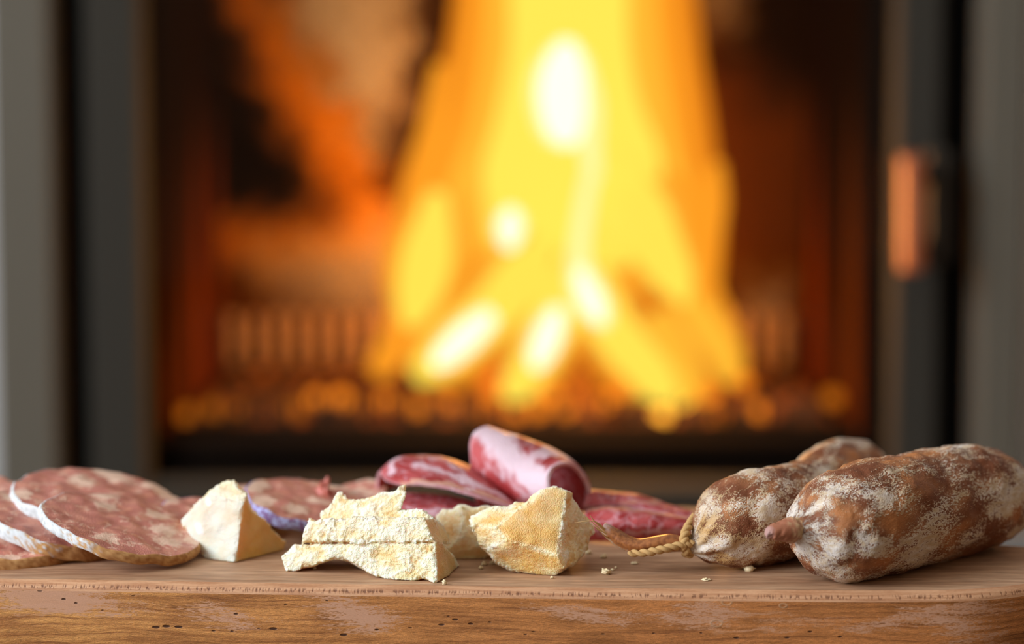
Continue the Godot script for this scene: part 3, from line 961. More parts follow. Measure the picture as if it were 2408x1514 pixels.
func salami_slices() -> void:
	M.rind = vmat(0.75, 0.3)
	var bump := noise_tex(noise(21, 0.06, FastNoiseLite.TYPE_SIMPLEX_SMOOTH, 4), 256)
	var faces := []
	for v in 3:
		var c1 := cells(60 + v, 0.0088, FastNoiseLite.RETURN_CELL_VALUE)
		c1.cellular_jitter = 1.0
		var c1d := cells(60 + v, 0.0088, FastNoiseLite.RETURN_DISTANCE)
		var c2 := cells(80 + v, 0.035, FastNoiseLite.RETURN_CELL_VALUE)
		var c2d := cells(80 + v, 0.035, FastNoiseLite.RETURN_DISTANCE)
		var wn := noise(90 + v, 0.03, FastNoiseLite.TYPE_SIMPLEX_SMOOTH, 3)
		var tn := noise(95 + v, 0.012, FastNoiseLite.TYPE_SIMPLEX_SMOOTH, 3)
		var f := func(x: int, y: int) -> Color:
			var qx := x + wn.get_noise_2d(x, y) * 26.0
			var qy := y + wn.get_noise_2d(x + 700.0, y) * 26.0
			var t := tn.get_noise_2d(x, y)
			var g := wn.get_noise_2d(x * 5.0, y * 5.0)
			var c := sr(208, 140, 116).lerp(sr(180, 106, 94), clampf(0.5 + t * 1.4, 0, 1))
			c = c.lerp(sr(212, 142, 112), clampf(t * 1.5 - 0.15, 0, 1))
			var rel := 0.5 + g * 0.2
			var fat := 0.0
			if c1.get_noise_2d(qx, qy) > -0.2:
				fat = maxf(fat, clampf((0.47 - (c1d.get_noise_2d(qx, qy) + 1.0)) * 6.0, 0, 1))
			if c2.get_noise_2d(qx, qy) > 0.5:
				fat = maxf(fat, clampf((0.42 - (c2d.get_noise_2d(qx, qy) + 1.0)) * 8.0, 0, 1) * 0.7)
			c = c.lerp(sr(230, 192, 166), fat)
			c = c * (1.0 + 0.12 * g)
			return Color(c.r, c.g, c.b, rel + fat * 0.2)
		var p := pictures(512, 512, f)
		var m := mat(Color.WHITE, 0.42, 0.0, 0.5)
		m.albedo_texture = p[0]
		m.heightmap_enabled = true
		m.heightmap_texture = p[1]
		m.heightmap_scale = 0.06
		faces.append(m)
	var mould := func(lo: float, hi: float) -> Callable:      # white mould between two angles (degrees, 180 = left, 90 = front), tan elsewhere
		return func(a: float, t: float, f: float) -> Color:
			var d := rad_to_deg(a)
			var w := clampf(minf(d - lo, hi - d) / 14.0 + f * 2.5 + 0.5, 0, 1)
			var tan := lin(206, 160, 104).lerp(lin(170, 118, 70), clampf(0.5 + f * 1.5, 0, 1))
			var wh := lin(216, 220, 220).lerp(lin(172, 176, 170), clampf(-f * 1.8, 0, 1))
			return tan.lerp(wh, w)
	var sky_sheen := func(a: float, t: float, f: float) -> Color:  # blue window sheen on a wet rim, put into the rind's colour
		return lin(176, 184, 228).lerp(lin(128, 88, 132), clampf(0.35 + f * 2.6, 0, 1))
	var g := ""
	# (angles: 0 = right, 90 = towards the camera, 180 = left)
	slice("lowest salami slice at the left edge, mostly hidden under the others", g, px(-95, 1318, 1.072) , 0.030, 0.004, 1, 0, 0.0005, 0.3, faces[0], mould.call(400, 500))
	slice("flat salami slice with a tan rind, second from the bottom at the left edge", g, px(22, 1284, 1.080), 0.0365, 0.0056, 2, 1, 0.001, 0.3, faces[1], mould.call(120, 260), 2.0)
	slice("salami slice with a thick white mouldy rind, between two others at the left", g, px(138, 1230, 1.088), 0.0352, 0.0066, 7, 15, 0.001, 0.4, faces[2], mould.call(98, 262), 0.7)
	slice("front salami slice with a large oval piece of fat, white rind turning tan", g, px(282, 1238, 1.068), 0.0358, 0.0046, 7, 15, 0.0012, 0.6, faces[0], mould.call(106, 262), 3.9)
	slice("salami slice at the back left with a white rind, standing highest of the slices", g, px(240, 1180, 1.110), 0.0418, 0.0062, 6, 10, 0.0035, -0.3, faces[1], mould.call(100, 270), 4.4)
	slice("salami slice cut off by the left edge, behind the one with the thick white rind", g, px(-130, 1168, 1.15), 0.035, 0.0042, 5, -2, 0.001, 0.3, faces[2], mould.call(100, 270), 1.4)
	slice("salami slice with a blue sky sheen painted on its rind, partly hidden behind the leftmost cheese chunk", g, px(497, 1224, 1.113), 0.0252, 0.0044, 8, 10, 0.001, 0.3, faces[2], sky_sheen, 2.9)
	slice("salami slice with a painted sky sheen on its rind between the leftmost and the middle cheese chunk", g, px(735, 1192, 1.13), 0.0325, 0.0052, 8, 12, 0.001, 0.3, faces[1], sky_sheen, 0.2)
	slice("salami slice lying at the back behind the gap between two cheese chunks", g, px(640, 1182, 1.165), 0.0330, 0.0036, 4, 2, 0.001, 0.3, faces[0], sky_sheen, 5.2)
	slice("small salami slice at the back just left of the folded pink slices", g, px(825, 1172, 1.16), 0.0185, 0.0036, 10, -14, 0.001, 0.3, faces[2], mould.call(400, 500), 1.1)

# ------------------------------------------------------------------ folded slices of cured meat
# rows of (x, y, depth) from the photograph span the sheet; col gives the colour at (u, v)
func sheet(rows: Array, th: float, col: Callable, m: Material, nu := 90, nv := 60, wav := 0.0006, seed_ := 1) -> ArrayMesh:
	var n := noise(seed_, 60.0, FastNoiseLite.TYPE_SIMPLEX_SMOOTH, 3)
	var G := []
	for i in nv:
		var v := float(i) / (nv - 1)
		var row := []
		for j in nu:
			var u := float(j) / (nu - 1)
			var cs := []
			for r in rows:
				cs.append(catmull(r, u))
			var p: Vector3 = catmull(cs, v)
			var w := px(p.x, p.y, p.z)
			row.append(w)
		G.append(row)
	var V := PackedVector3Array()
	var C := PackedColorArray()
	var ring := nu * 2
	for i in nv:
		var top := []
		for j in nu:
			var du: Vector3 = G[i][mini(j + 1, nu - 1)] - G[i][maxi(j - 1, 0)]
			var dv: Vector3 = G[mini(i + 1, nv - 1)][j] - G[maxi(i - 1, 0)][j]
			var nn := du.cross(dv).normalized()
			var k := n.get_noise_3dv(G[i][j])
			top.append([G[i][j] + nn * k * wav, nn])
		for j in nu:
			V.append(top[j][0] + top[j][1] * th * 0.5)
			C.append(col.call(float(j) / (nu - 1), float(i) / (nv - 1)))
		for j in nu:
			var jj := nu - 1 - j
			V.append(top[jj][0] - top[jj][1] * th * 0.5)
			C.append(col.call(float(jj) / (nu - 1), float(i) / (nv - 1)))
	var I := grid_index(nv, ring, true, true)
	for j in nu - 1:
		var a := j
		var b := j + 1
		var c := ring - 1 - j
		var d := ring - 2 - j
		I.append_array([a, c, b, b, c, d])
		var o := (nv - 1) * ring
		I.append_array([o + a, o + b, o + c, o + b, o + d, o + c])
	return build(V, I, m, PackedVector2Array(), C)

func rowv(l: Array) -> Array:
	var o := []
	for k in range(0, l.size(), 3): o.append(Vector3(l[k], l[k + 1], l[k + 2]))
	return o

func cured_meat() -> void:
	var m := vmat(0.5, 0.35)
	m.subsurf_scatter_enabled = true
	m.subsurf_scatter_strength = 0.08
	var bt := noise_tex(noise(71, 0.05, FastNoiseLite.TYPE_SIMPLEX_SMOOTH, 4), 256)
	m.heightmap_enabled = true
	m.heightmap_texture = bt
	m.heightmap_scale = 0.05
	m.uv1_triplanar = true
	m.uv1_scale = Vector3(40, 40, 40)
	var wn := noise(72, 2.2, FastNoiseLite.TYPE_SIMPLEX_SMOOTH, 3)
	var fat := lin(232, 200, 208)
	var lean := lin(190, 86, 86)
	var deep := lin(158, 50, 50)
	var tanf := lin(214, 160, 136)
	var col := func(lines: Array, sx: float, sy: float, seed_: float) -> Callable:     # lines: [points in (u, v), half width, strength]
		return func(u: float, v: float) -> Color:
			var q := Vector2(u, v) + Vector2(wn.get_noise_2d(u * sx + seed_, v * sy), wn.get_noise_2d(u * sx, v * sy + seed_ + 9.0)) * 0.07
			var t := wn.get_noise_2d(u * sx * 0.6 + seed_ * 3.0, v * sy * 0.6)
			var c := lean.lerp(deep, clampf(0.35 + t * 1.6, 0, 1))
			var rid := 1.0 - absf(wn.get_noise_2d(u * sx * 0.8 + 40.0 + seed_, v * sy * 0.8)) * 9.0
			c = c.lerp(fat, clampf(rid, 0, 1) * 0.45)
			for l in lines:
				var d := line_dist(q, l[0])
				c = c.lerp(tanf if l.size() > 3 else fat, clampf((l[1] - d) / (l[1] * 0.35) , 0, 1) * l[2])
			var e := minf(minf(u, 1.0 - u), minf(v, 1.0 - v))
			c = c.lerp(fat, clampf(1.0 - e / 0.03, 0, 1) * 0.5)
			return c
	var V2 := func(l: Array) -> Array:
		var o := []
		for k in range(0, l.size(), 2): o.append(Vector2(l[k], l[k + 1]))
		return o
	# the tall rolled slice: columns run round the roll, rows from its left end to the open right end
	var rolled := [
		rowv([1128, 1215, 1.150, 1112, 1120, 1.143, 1108, 1040, 1.148, 1128, 1011, 1.156, 1160, 1012, 1.164, 1170, 1060, 1.170, 1168, 1130, 1.172, 1160, 1190, 1.168]),
		rowv([1190, 1222, 1.140, 1166, 1140, 1.130, 1160, 1070, 1.135, 1182, 1026, 1.148, 1215, 1030, 1.162, 1224, 1080, 1.170, 1222, 1140, 1.170, 1215, 1190, 1.164]),
		rowv([1262, 1220, 1.130, 1240, 1165, 1.118, 1232, 1105, 1.122, 1250, 1056, 1.138, 1285, 1052, 1.156, 1305, 1090, 1.166, 1308, 1140, 1.166, 1300, 1186, 1.160]),
		rowv([1322, 1206, 1.124, 1290, 1176, 1.108, 1280, 1122, 1.110, 1302, 1084, 1.124, 1340, 1082, 1.140, 1370, 1118, 1.150, 1380, 1160, 1.150, 1378, 1205, 1.146]),
		rowv([1340, 1190, 1.122, 1304, 1176, 1.104, 1288, 1128, 1.104, 1310, 1096, 1.114, 1348, 1098, 1.126, 1376, 1130, 1.134, 1386, 1168, 1.136, 1386, 1208, 1.134]),
	]
	var o := obj("cured_meat_slice", sheet(rolled, 0.0016, col.call([[V2.call([0.42, 0.0, 0.40, 0.25, 0.28, 0.45, 0.22, 0.75, 0.3, 0.95]), 0.12, 1.0], [V2.call([0.28, 0.45, 0.5, 0.62, 0.56, 0.8]), 0.05, 0.8], [V2.call([0.1, 0.75, 0.55, 0.97, 0.9, 0.98]), 0.045, 0.9]], 2.2, 2.2, 3.0), m, 130, 90, 0.0005, 4))
	tag(o, "tall rolled slice of pink cured meat with a broad white streak of fat", "cured meat", "folded slices of cured meat")
	# the arched slice left of it
	var arched := [
		rowv([948, 1143, 1.118, 985, 1139, 1.112, 1060, 1150, 1.108, 1130, 1170, 1.106, 1205, 1192, 1.108]),
		rowv([905, 1128, 1.128, 965, 1110, 1.124, 1050, 1122, 1.120, 1135, 1152, 1.116, 1210, 1190, 1.114]),
		rowv([896, 1112, 1.140, 945, 1084, 1.140, 1040, 1084, 1.138, 1128, 1122, 1.132, 1200, 1180, 1.126]),
		rowv([888, 1122, 1.156, 940, 1083, 1.160, 1040, 1082, 1.160, 1120, 1112, 1.152, 1200, 1176, 1.142]),
		rowv([886, 1165, 1.165, 940, 1140, 1.170, 1040, 1130, 1.172, 1120, 1150, 1.165, 1200, 1190, 1.155]),
	]
	o = obj("cured_meat_slice", sheet(arched, 0.0016, col.call([[V2.call([0.0, 0.04, 0.35, 0.03, 0.7, 0.12, 1.0, 0.1]), 0.06, 0.9, 1], [V2.call([0.3, 0.35, 0.5, 0.3, 0.7, 0.25, 0.9, 0.3]), 0.06, 0.8], [V2.call([0.12, 0.3, 0.22, 0.62, 0.25, 0.9]), 0.05, 0.8], [V2.call([0.66, 0.1, 0.6, 0.4, 0.45, 0.5]), 0.03, 0.6]], 3.0, 2.0, 11.0), m, 120, 70, 0.0006, 5))
	tag(o, "arched slice of red cured meat left of the tall rolled slice", "cured meat", "folded slices of cured meat")
	# its lower leaf
	var under := [
		rowv([930, 1205, 1.112, 985, 1208, 1.108, 1040, 1213, 1.104, 1105, 1218, 1.102]),
		rowv([935, 1180, 1.124, 985, 1182, 1.120, 1050, 1190, 1.116, 1120, 1204, 1.112]),
		rowv([935, 1166, 1.140, 985, 1162, 1.138, 1050, 1168, 1.134, 1120, 1186, 1.130]),
	]
	o = obj("cured_meat_slice", sheet(under, 0.0016, col.call([[V2.call([0.3, 0.0, 0.6, 0.25, 1.0, 0.3]), 0.08, 0.7], [V2.call([0.2, 0.2, 0.7, 0.05]), 0.04, 0.6]], 2.0, 2.0, 21.0), m, 90, 50, 0.0006, 6))
	tag(o, "purplish slice of cured meat lying under the arched red slice", "cured meat", "folded slices of cured meat")
	# the two at the right
	var low := [
		rowv([1372, 1270, 1.110, 1430, 1268, 1.108, 1500, 1266, 1.108, 1570, 1266, 1.108, 1635, 1258, 1.112]),
		rowv([1372, 1240, 1.104, 1430, 1236, 1.100, 1500, 1236, 1.099, 1570, 1240, 1.101, 1640, 1240, 1.108]),
		rowv([1376, 1212, 1.108, 1430, 1206, 1.106, 1500, 1211, 1.106, 1570, 1220, 1.108, 1640, 1230, 1.112]),
		rowv([1384, 1202, 1.120, 1430, 1196, 1.122, 1500, 1203, 1.124, 1570, 1212, 1.122, 1640, 1224, 1.120]),
		rowv([1384, 1215, 1.140, 1430, 1205, 1.146, 1500, 1210, 1.146, 1570, 1215, 1.140, 1640, 1226, 1.132]),
	]
	o = obj("cured_meat_slice", sheet(low, 0.0018, col.call([[V2.call([0.0, 0.62, 0.25, 0.66, 0.5, 0.7, 0.9, 0.62]), 0.07, 0.8, 1], [V2.call([0.3, 0.12, 0.55, 0.18, 0.9, 0.2]), 0.04, 0.45]], 3.0, 1.5, 31.0), m, 110, 60, 0.0007, 7))
	tag(o, "drooping purple slice of cured meat in front, between the right cheese chunk and sausage", "cured meat", "folded slices of cured meat")
	var high := [
		rowv([1372, 1192, 1.128, 1420, 1190, 1.128, 1470, 1190, 1.128, 1530, 1203, 1.124, 1620, 1222, 1.118]),
		rowv([1376, 1168, 1.134, 1430, 1172, 1.134, 1490, 1176, 1.132, 1550, 1196, 1.128, 1625, 1216, 1.122]),
		rowv([1376, 1154, 1.146, 1430, 1158, 1.148, 1500, 1166, 1.146, 1565, 1188, 1.140, 1628, 1208, 1.130]),
		rowv([1380, 1168, 1.160, 1430, 1168, 1.164, 1500, 1174, 1.162, 1565, 1190, 1.154, 1628, 1206, 1.142]),
	]
	o = obj("cured_meat_slice", sheet(high, 0.0018, col.call([[V2.call([0.45, 0.1, 0.62, 0.3, 0.7, 0.6]), 0.05, 0.6, 1]], 3.0, 1.5, 41.0), m, 110, 50, 0.0007, 8))
	tag(o, "wavy reddish slice of cured meat behind the drooping purple slice", "cured meat", "folded slices of cured meat")

# ------------------------------------------------------------------ cheese
# A chunk is a union of blocks. Each block: an outline (seen from the front), front planes given by three points (x, y, mm deeper than dref) with a roughness,
# a thickness in mm, and a taper towards the back.
func chunk(label: String, ctr: Vector2, dref: float, blocks: Array, cell: float, seed_: int, white: float) -> void:
	var O := px(ctr.x, ctr.y, dref)
	var R := (O - Vector3(0, CAM_H, 0)).normalized()
	R = R / absf(R.z)                         # one unit deeper in z
	var lo := Vector2(1e9, 1e9)
	var hi := -lo
	var zmin := 0.0
	var zmax := 0.0
	var B := []
	var spots := []
	for b in blocks:
		var poly := PackedVector2Array()
		for k in range(0, b.o.size(), 2):
			var w := px(b.o[k], b.o[k + 1], dref)
			var q := Vector2(w.x - O.x, w.y - O.y)
			poly.append(q)
			lo = lo.min(q)
			hi = hi.max(q)
		var planes := []
		for f in b.f:
			var pts := []
			for k in 3:
				var w := px(f[k * 3], f[k * 3 + 1], dref)
				pts.append(Vector3(w.x - O.x, w.y - O.y, f[k * 3 + 2] * 0.001))   # (a, b, c): c is depth along R
				zmin = minf(zmin, f[k * 3 + 2] * 0.001)
			var n: Vector3 = (pts[1] - pts[0]).cross(pts[2] - pts[0]).normalized()
			if n.z > 0: n = -n
			planes.append([n, n.dot(pts[0]), f[9] * 0.001, f[10] if f.size() > 10 else 0.0])
		zmax = maxf(zmax, b.t * 0.001)
		B.append({"poly": poly, "planes": planes, "t": b.t * 0.001, "taper": b.get("taper", 0.35), "from": b.get("from", 0.006), "lean": b.get("lean", Vector2(0.1, 0.35))})
		for q in b.get("spots", []):
			var w := px(q[0], q[1], dref)
			spots.append([Vector2(w.x - O.x, w.y - O.y), Vector2(q[2], q[3]) * dref / F])
	lo -= Vector2(0.004, 0.004)
	hi += Vector2(0.004, 0.004)
	var z0 := zmin - 0.004
	var z1 := zmax + 0.004
	var nx := int((hi.x - lo.x) / cell) + 2
	var ny := int((hi.y - lo.y) / cell) + 2
	var nz_ := int((z1 - z0) / cell) + 2
	# outlines once per column
	for b in B:
		var cache := PackedFloat32Array()
		cache.resize(nx * ny)
		for j in ny:
			for i in nx:
				cache[j * nx + i] = poly_sdf(Vector2(lo.x + i * cell, lo.y + j * cell), b.poly)
		b.cache = cache
	var n1 := noise(seed_, 0.11, FastNoiseLite.TYPE_SIMPLEX_SMOOTH, 3)      # in millimetres
	var n2 := cells(seed_ + 1, 0.6, FastNoiseLite.RETURN_DISTANCE)
	var n3 := cells(seed_ + 2, 0.14, FastNoiseLite.RETURN_CELL_VALUE)
	var n5 := noise(seed_ + 4, 0.055, FastNoiseLite.TYPE_SIMPLEX_SMOOTH, 2)
	var n4 := noise(seed_ + 3, 0.5, FastNoiseLite.TYPE_SIMPLEX_SMOOTH, 2)
	var vals := PackedFloat32Array()
	vals.resize(nx * ny * nz_)
	var tint := PackedFloat32Array()
	tint.resize(nx * ny * nz_)
	var face := PackedFloat32Array()
	face.resize(nx * ny * nz_)
	var at := 0
	for k in nz_:
		var c := z0 + k * cell
		for j in ny:
			var bb := lo.y + j * cell
			var wy := O.y + bb + R.y * c
			for i in nx:
				var a := lo.x + i * cell
				var best := 1e9
				var rough := 0.0006
				var pale := 0.0
				var edge := 0.0
				for b in B:
					var cache: PackedFloat32Array = b.cache
					var d: float = cache[j * nx + i] + maxf(0.0, c - b.from) * b.taper
					var rr := 0.00085
					var pp := 0.0
					var d2 := -1e9
					if d < 0.006:
						for p in b.planes:
							var n: Vector3 = p[0]
							var e: float = n.x * a + n.y * bb + n.z * c - p[1]
							if e > d:
								d2 = d
								d = e
								rr = p[2]
								pp = p[3]
							elif e > d2:
								d2 = e
						var ln: Vector2 = b.lean
						var e2: float = (c - b.t + ln.x * a + ln.y * bb) * 0.9
						if e2 > d:
							d = e2
							rr = 0.0008
							pp = 0.0
					if d < best:
						best = d
						rough = rr
						pale = pp
						edge = clampf(1.0 - (d - d2) / 0.0016, 0.0, 1.0)
				var e3 := 0.0002 - wy
				if absf(best) < 0.004:
					var P := Vector3(a, bb, c) * 1000.0
					var v1 := n1.get_noise_3dv(P)
					var v2 := n2.get_noise_3dv(P)
					var v3 := n3.get_noise_3dv(P + Vector3(v1, v1, v1) * 2.0)
					var s := v1 * 1.5 + (v2 + 0.4) * 0.75 + v3 * 0.6 + n4.get_noise_3dv(P) * 1.0
					best += n5.get_noise_3dv(P) * 0.0011 + rough * s * 0.68 + edge * 0.0003 * (1.0 + s)
					tint[at] = clampf(0.45 - s * 0.4, 0, 1) * clampf(rough / 0.0007, 0.15, 1.1) + edge * (0.35 + v1 * 0.8)
					face[at] = pale
				if e3 > best: best = e3
				vals[at] = best
				at += 1
	# surface nets
	var sl := nx * ny
	var id := PackedInt32Array()
	id.resize(nx * ny * nz_)
	id.fill(-1)
	var V := PackedVector3Array()
	var N := PackedVector3Array()
	var C := PackedColorArray()
	var I := PackedInt32Array()
	var waxy := lin(234, 184, 102)
	var cream := lin(248, 222, 168)
	var snow := lin(252, 241, 214)
	var lit_tone := lin(224, 221, 206)  # window light on the left chunk's faces, put into the colour
	var amber := lin(214, 154, 72)  # shade on faces turned from the window, put into the colour
	var tn := noise(seed_ + 9, 0.07, FastNoiseLite.TYPE_SIMPLEX_SMOOTH, 3)
	for k in nz_ - 1:
		for j in ny - 1:
			var base := k * sl + j * nx
			for i in nx - 1:
				var q := base + i
				var v0 := vals[q]
				var v1 := vals[q + 1]
				var v2 := vals[q + nx]
				var v3 := vals[q + nx + 1]
				var v4 := vals[q + sl]
				var v5 := vals[q + sl + 1]
				var v6 := vals[q + sl + nx]
				var v7 := vals[q + sl + nx + 1]
				var inside := int(v0 < 0) + int(v1 < 0) + int(v2 < 0) + int(v3 < 0) + int(v4 < 0) + int(v5 < 0) + int(v6 < 0) + int(v7 < 0)
				if inside == 0 or inside == 8: continue
				var sum := Vector3.ZERO
				var cnt := 0
				if (v0 < 0) != (v1 < 0): sum += Vector3(v0 / (v0 - v1), 0, 0); cnt += 1
				if (v2 < 0) != (v3 < 0): sum += Vector3(v2 / (v2 - v3), 1, 0); cnt += 1
				if (v4 < 0) != (v5 < 0): sum += Vector3(v4 / (v4 - v5), 0, 1); cnt += 1
				if (v6 < 0) != (v7 < 0): sum += Vector3(v6 / (v6 - v7), 1, 1); cnt += 1
				if (v0 < 0) != (v2 < 0): sum += Vector3(0, v0 / (v0 - v2), 0); cnt += 1
				if (v1 < 0) != (v3 < 0): sum += Vector3(1, v1 / (v1 - v3), 0); cnt += 1
				if (v4 < 0) != (v6 < 0): sum += Vector3(0, v4 / (v4 - v6), 1); cnt += 1
				if (v5 < 0) != (v7 < 0): sum += Vector3(1, v5 / (v5 - v7), 1); cnt += 1
				if (v0 < 0) != (v4 < 0): sum += Vector3(0, 0, v0 / (v0 - v4)); cnt += 1
				if (v1 < 0) != (v5 < 0): sum += Vector3(1, 0, v1 / (v1 - v5)); cnt += 1
				if (v2 < 0) != (v6 < 0): sum += Vector3(0, 1, v2 / (v2 - v6)); cnt += 1
				if (v3 < 0) != (v7 < 0): sum += Vector3(1, 1, v3 / (v3 - v7)); cnt += 1
				var g := sum / cnt
				var a := lo.x + (i + g.x) * cell
				var b := lo.y + (j + g.y) * cell
				var c := z0 + (k + g.z) * cell
				id[q] = V.size()
				V.append(O + Vector3(a + R.x * c, b + R.y * c, -c))
				var gx := (v1 - v0) + (v3 - v2) + (v5 - v4) + (v7 - v6)
				var gy := (v2 - v0) + (v3 - v1) + (v6 - v4) + (v7 - v5)
				var gz := (v4 - v0) + (v5 - v1) + (v6 - v2) + (v7 - v3)
				N.append(Vector3(gx, gy, -gz).normalized())
				var t := maxf(maxf(tint[q], tint[q + 1]), maxf(tint[q + nx], tint[q + sl]))
				var u := tn.get_noise_3d(a * 1000.0, b * 1000.0, c * 1000.0)
				t = clampf(t * 0.9 + u * 0.4 + white, 0, 1)
				var col := waxy.lerp(cream, clampf(t * 2.0, 0, 1)).lerp(snow, clampf(t * 2.0 - 1.0, 0, 1))
				var ch := face[q]
				if ch > 0.0: col = col.lerp(lit_tone, clampf(ch * 1.3 + u * 0.3, 0, 1))
				elif ch < 0.0: col = col.lerp(amber, clampf(-ch * 3.0 + u * 0.3, 0, 1))
				for sp in spots:
					var e: Vector2 = (Vector2(a, b) - sp[0]).rotated(-0.35) / sp[1]
					if c < 0.02: col = col.lerp(lin(244, 246, 246), clampf((1.0 - e.length() + u * 0.8) * 2.0, 0, 0.7))
				C.append(col)
	for k in range(1, nz_ - 1):
		for j in range(1, ny - 1):
			var base := k * sl + j * nx
			for i in range(1, nx - 1):
				var q := base + i
				var s := vals[q] < 0
				if s != (vals[q + 1] < 0):
					quad(I, id[q - nx - sl], id[q - sl], id[q], id[q - nx], s)
				if s != (vals[q + nx] < 0):
					quad(I, id[q - 1 - sl], id[q - 1], id[q], id[q - sl], s)
				if s != (vals[q + sl] < 0):
					quad(I, id[q - 1 - nx], id[q - nx], id[q], id[q - 1], s)
	# wind every triangle to its normals
	for t in range(0, I.size(), 3):
		var a := I[t]
		var n := (V[I[t + 2]] - V[a]).cross(V[I[t + 1]] - V[a])
		if n.dot(N[a] + N[I[t + 1]] + N[I[t + 2]]) < 0:
			var x := I[t + 1]
			I[t + 1] = I[t + 2]
			I[t + 2] = x
	var o := obj("cheese_chunk", build(V, I, M.cheese, PackedVector2Array(), C, N))
	tag(o, label, "cheese", "broken chunks of hard cheese")

func quad(I: PackedInt32Array, a: int, b: int, c: int, d: int, s: bool) -> void:
	if a < 0 or b < 0 or c < 0 or d < 0: return
	I.append_array([a, b, c, a, c, d])

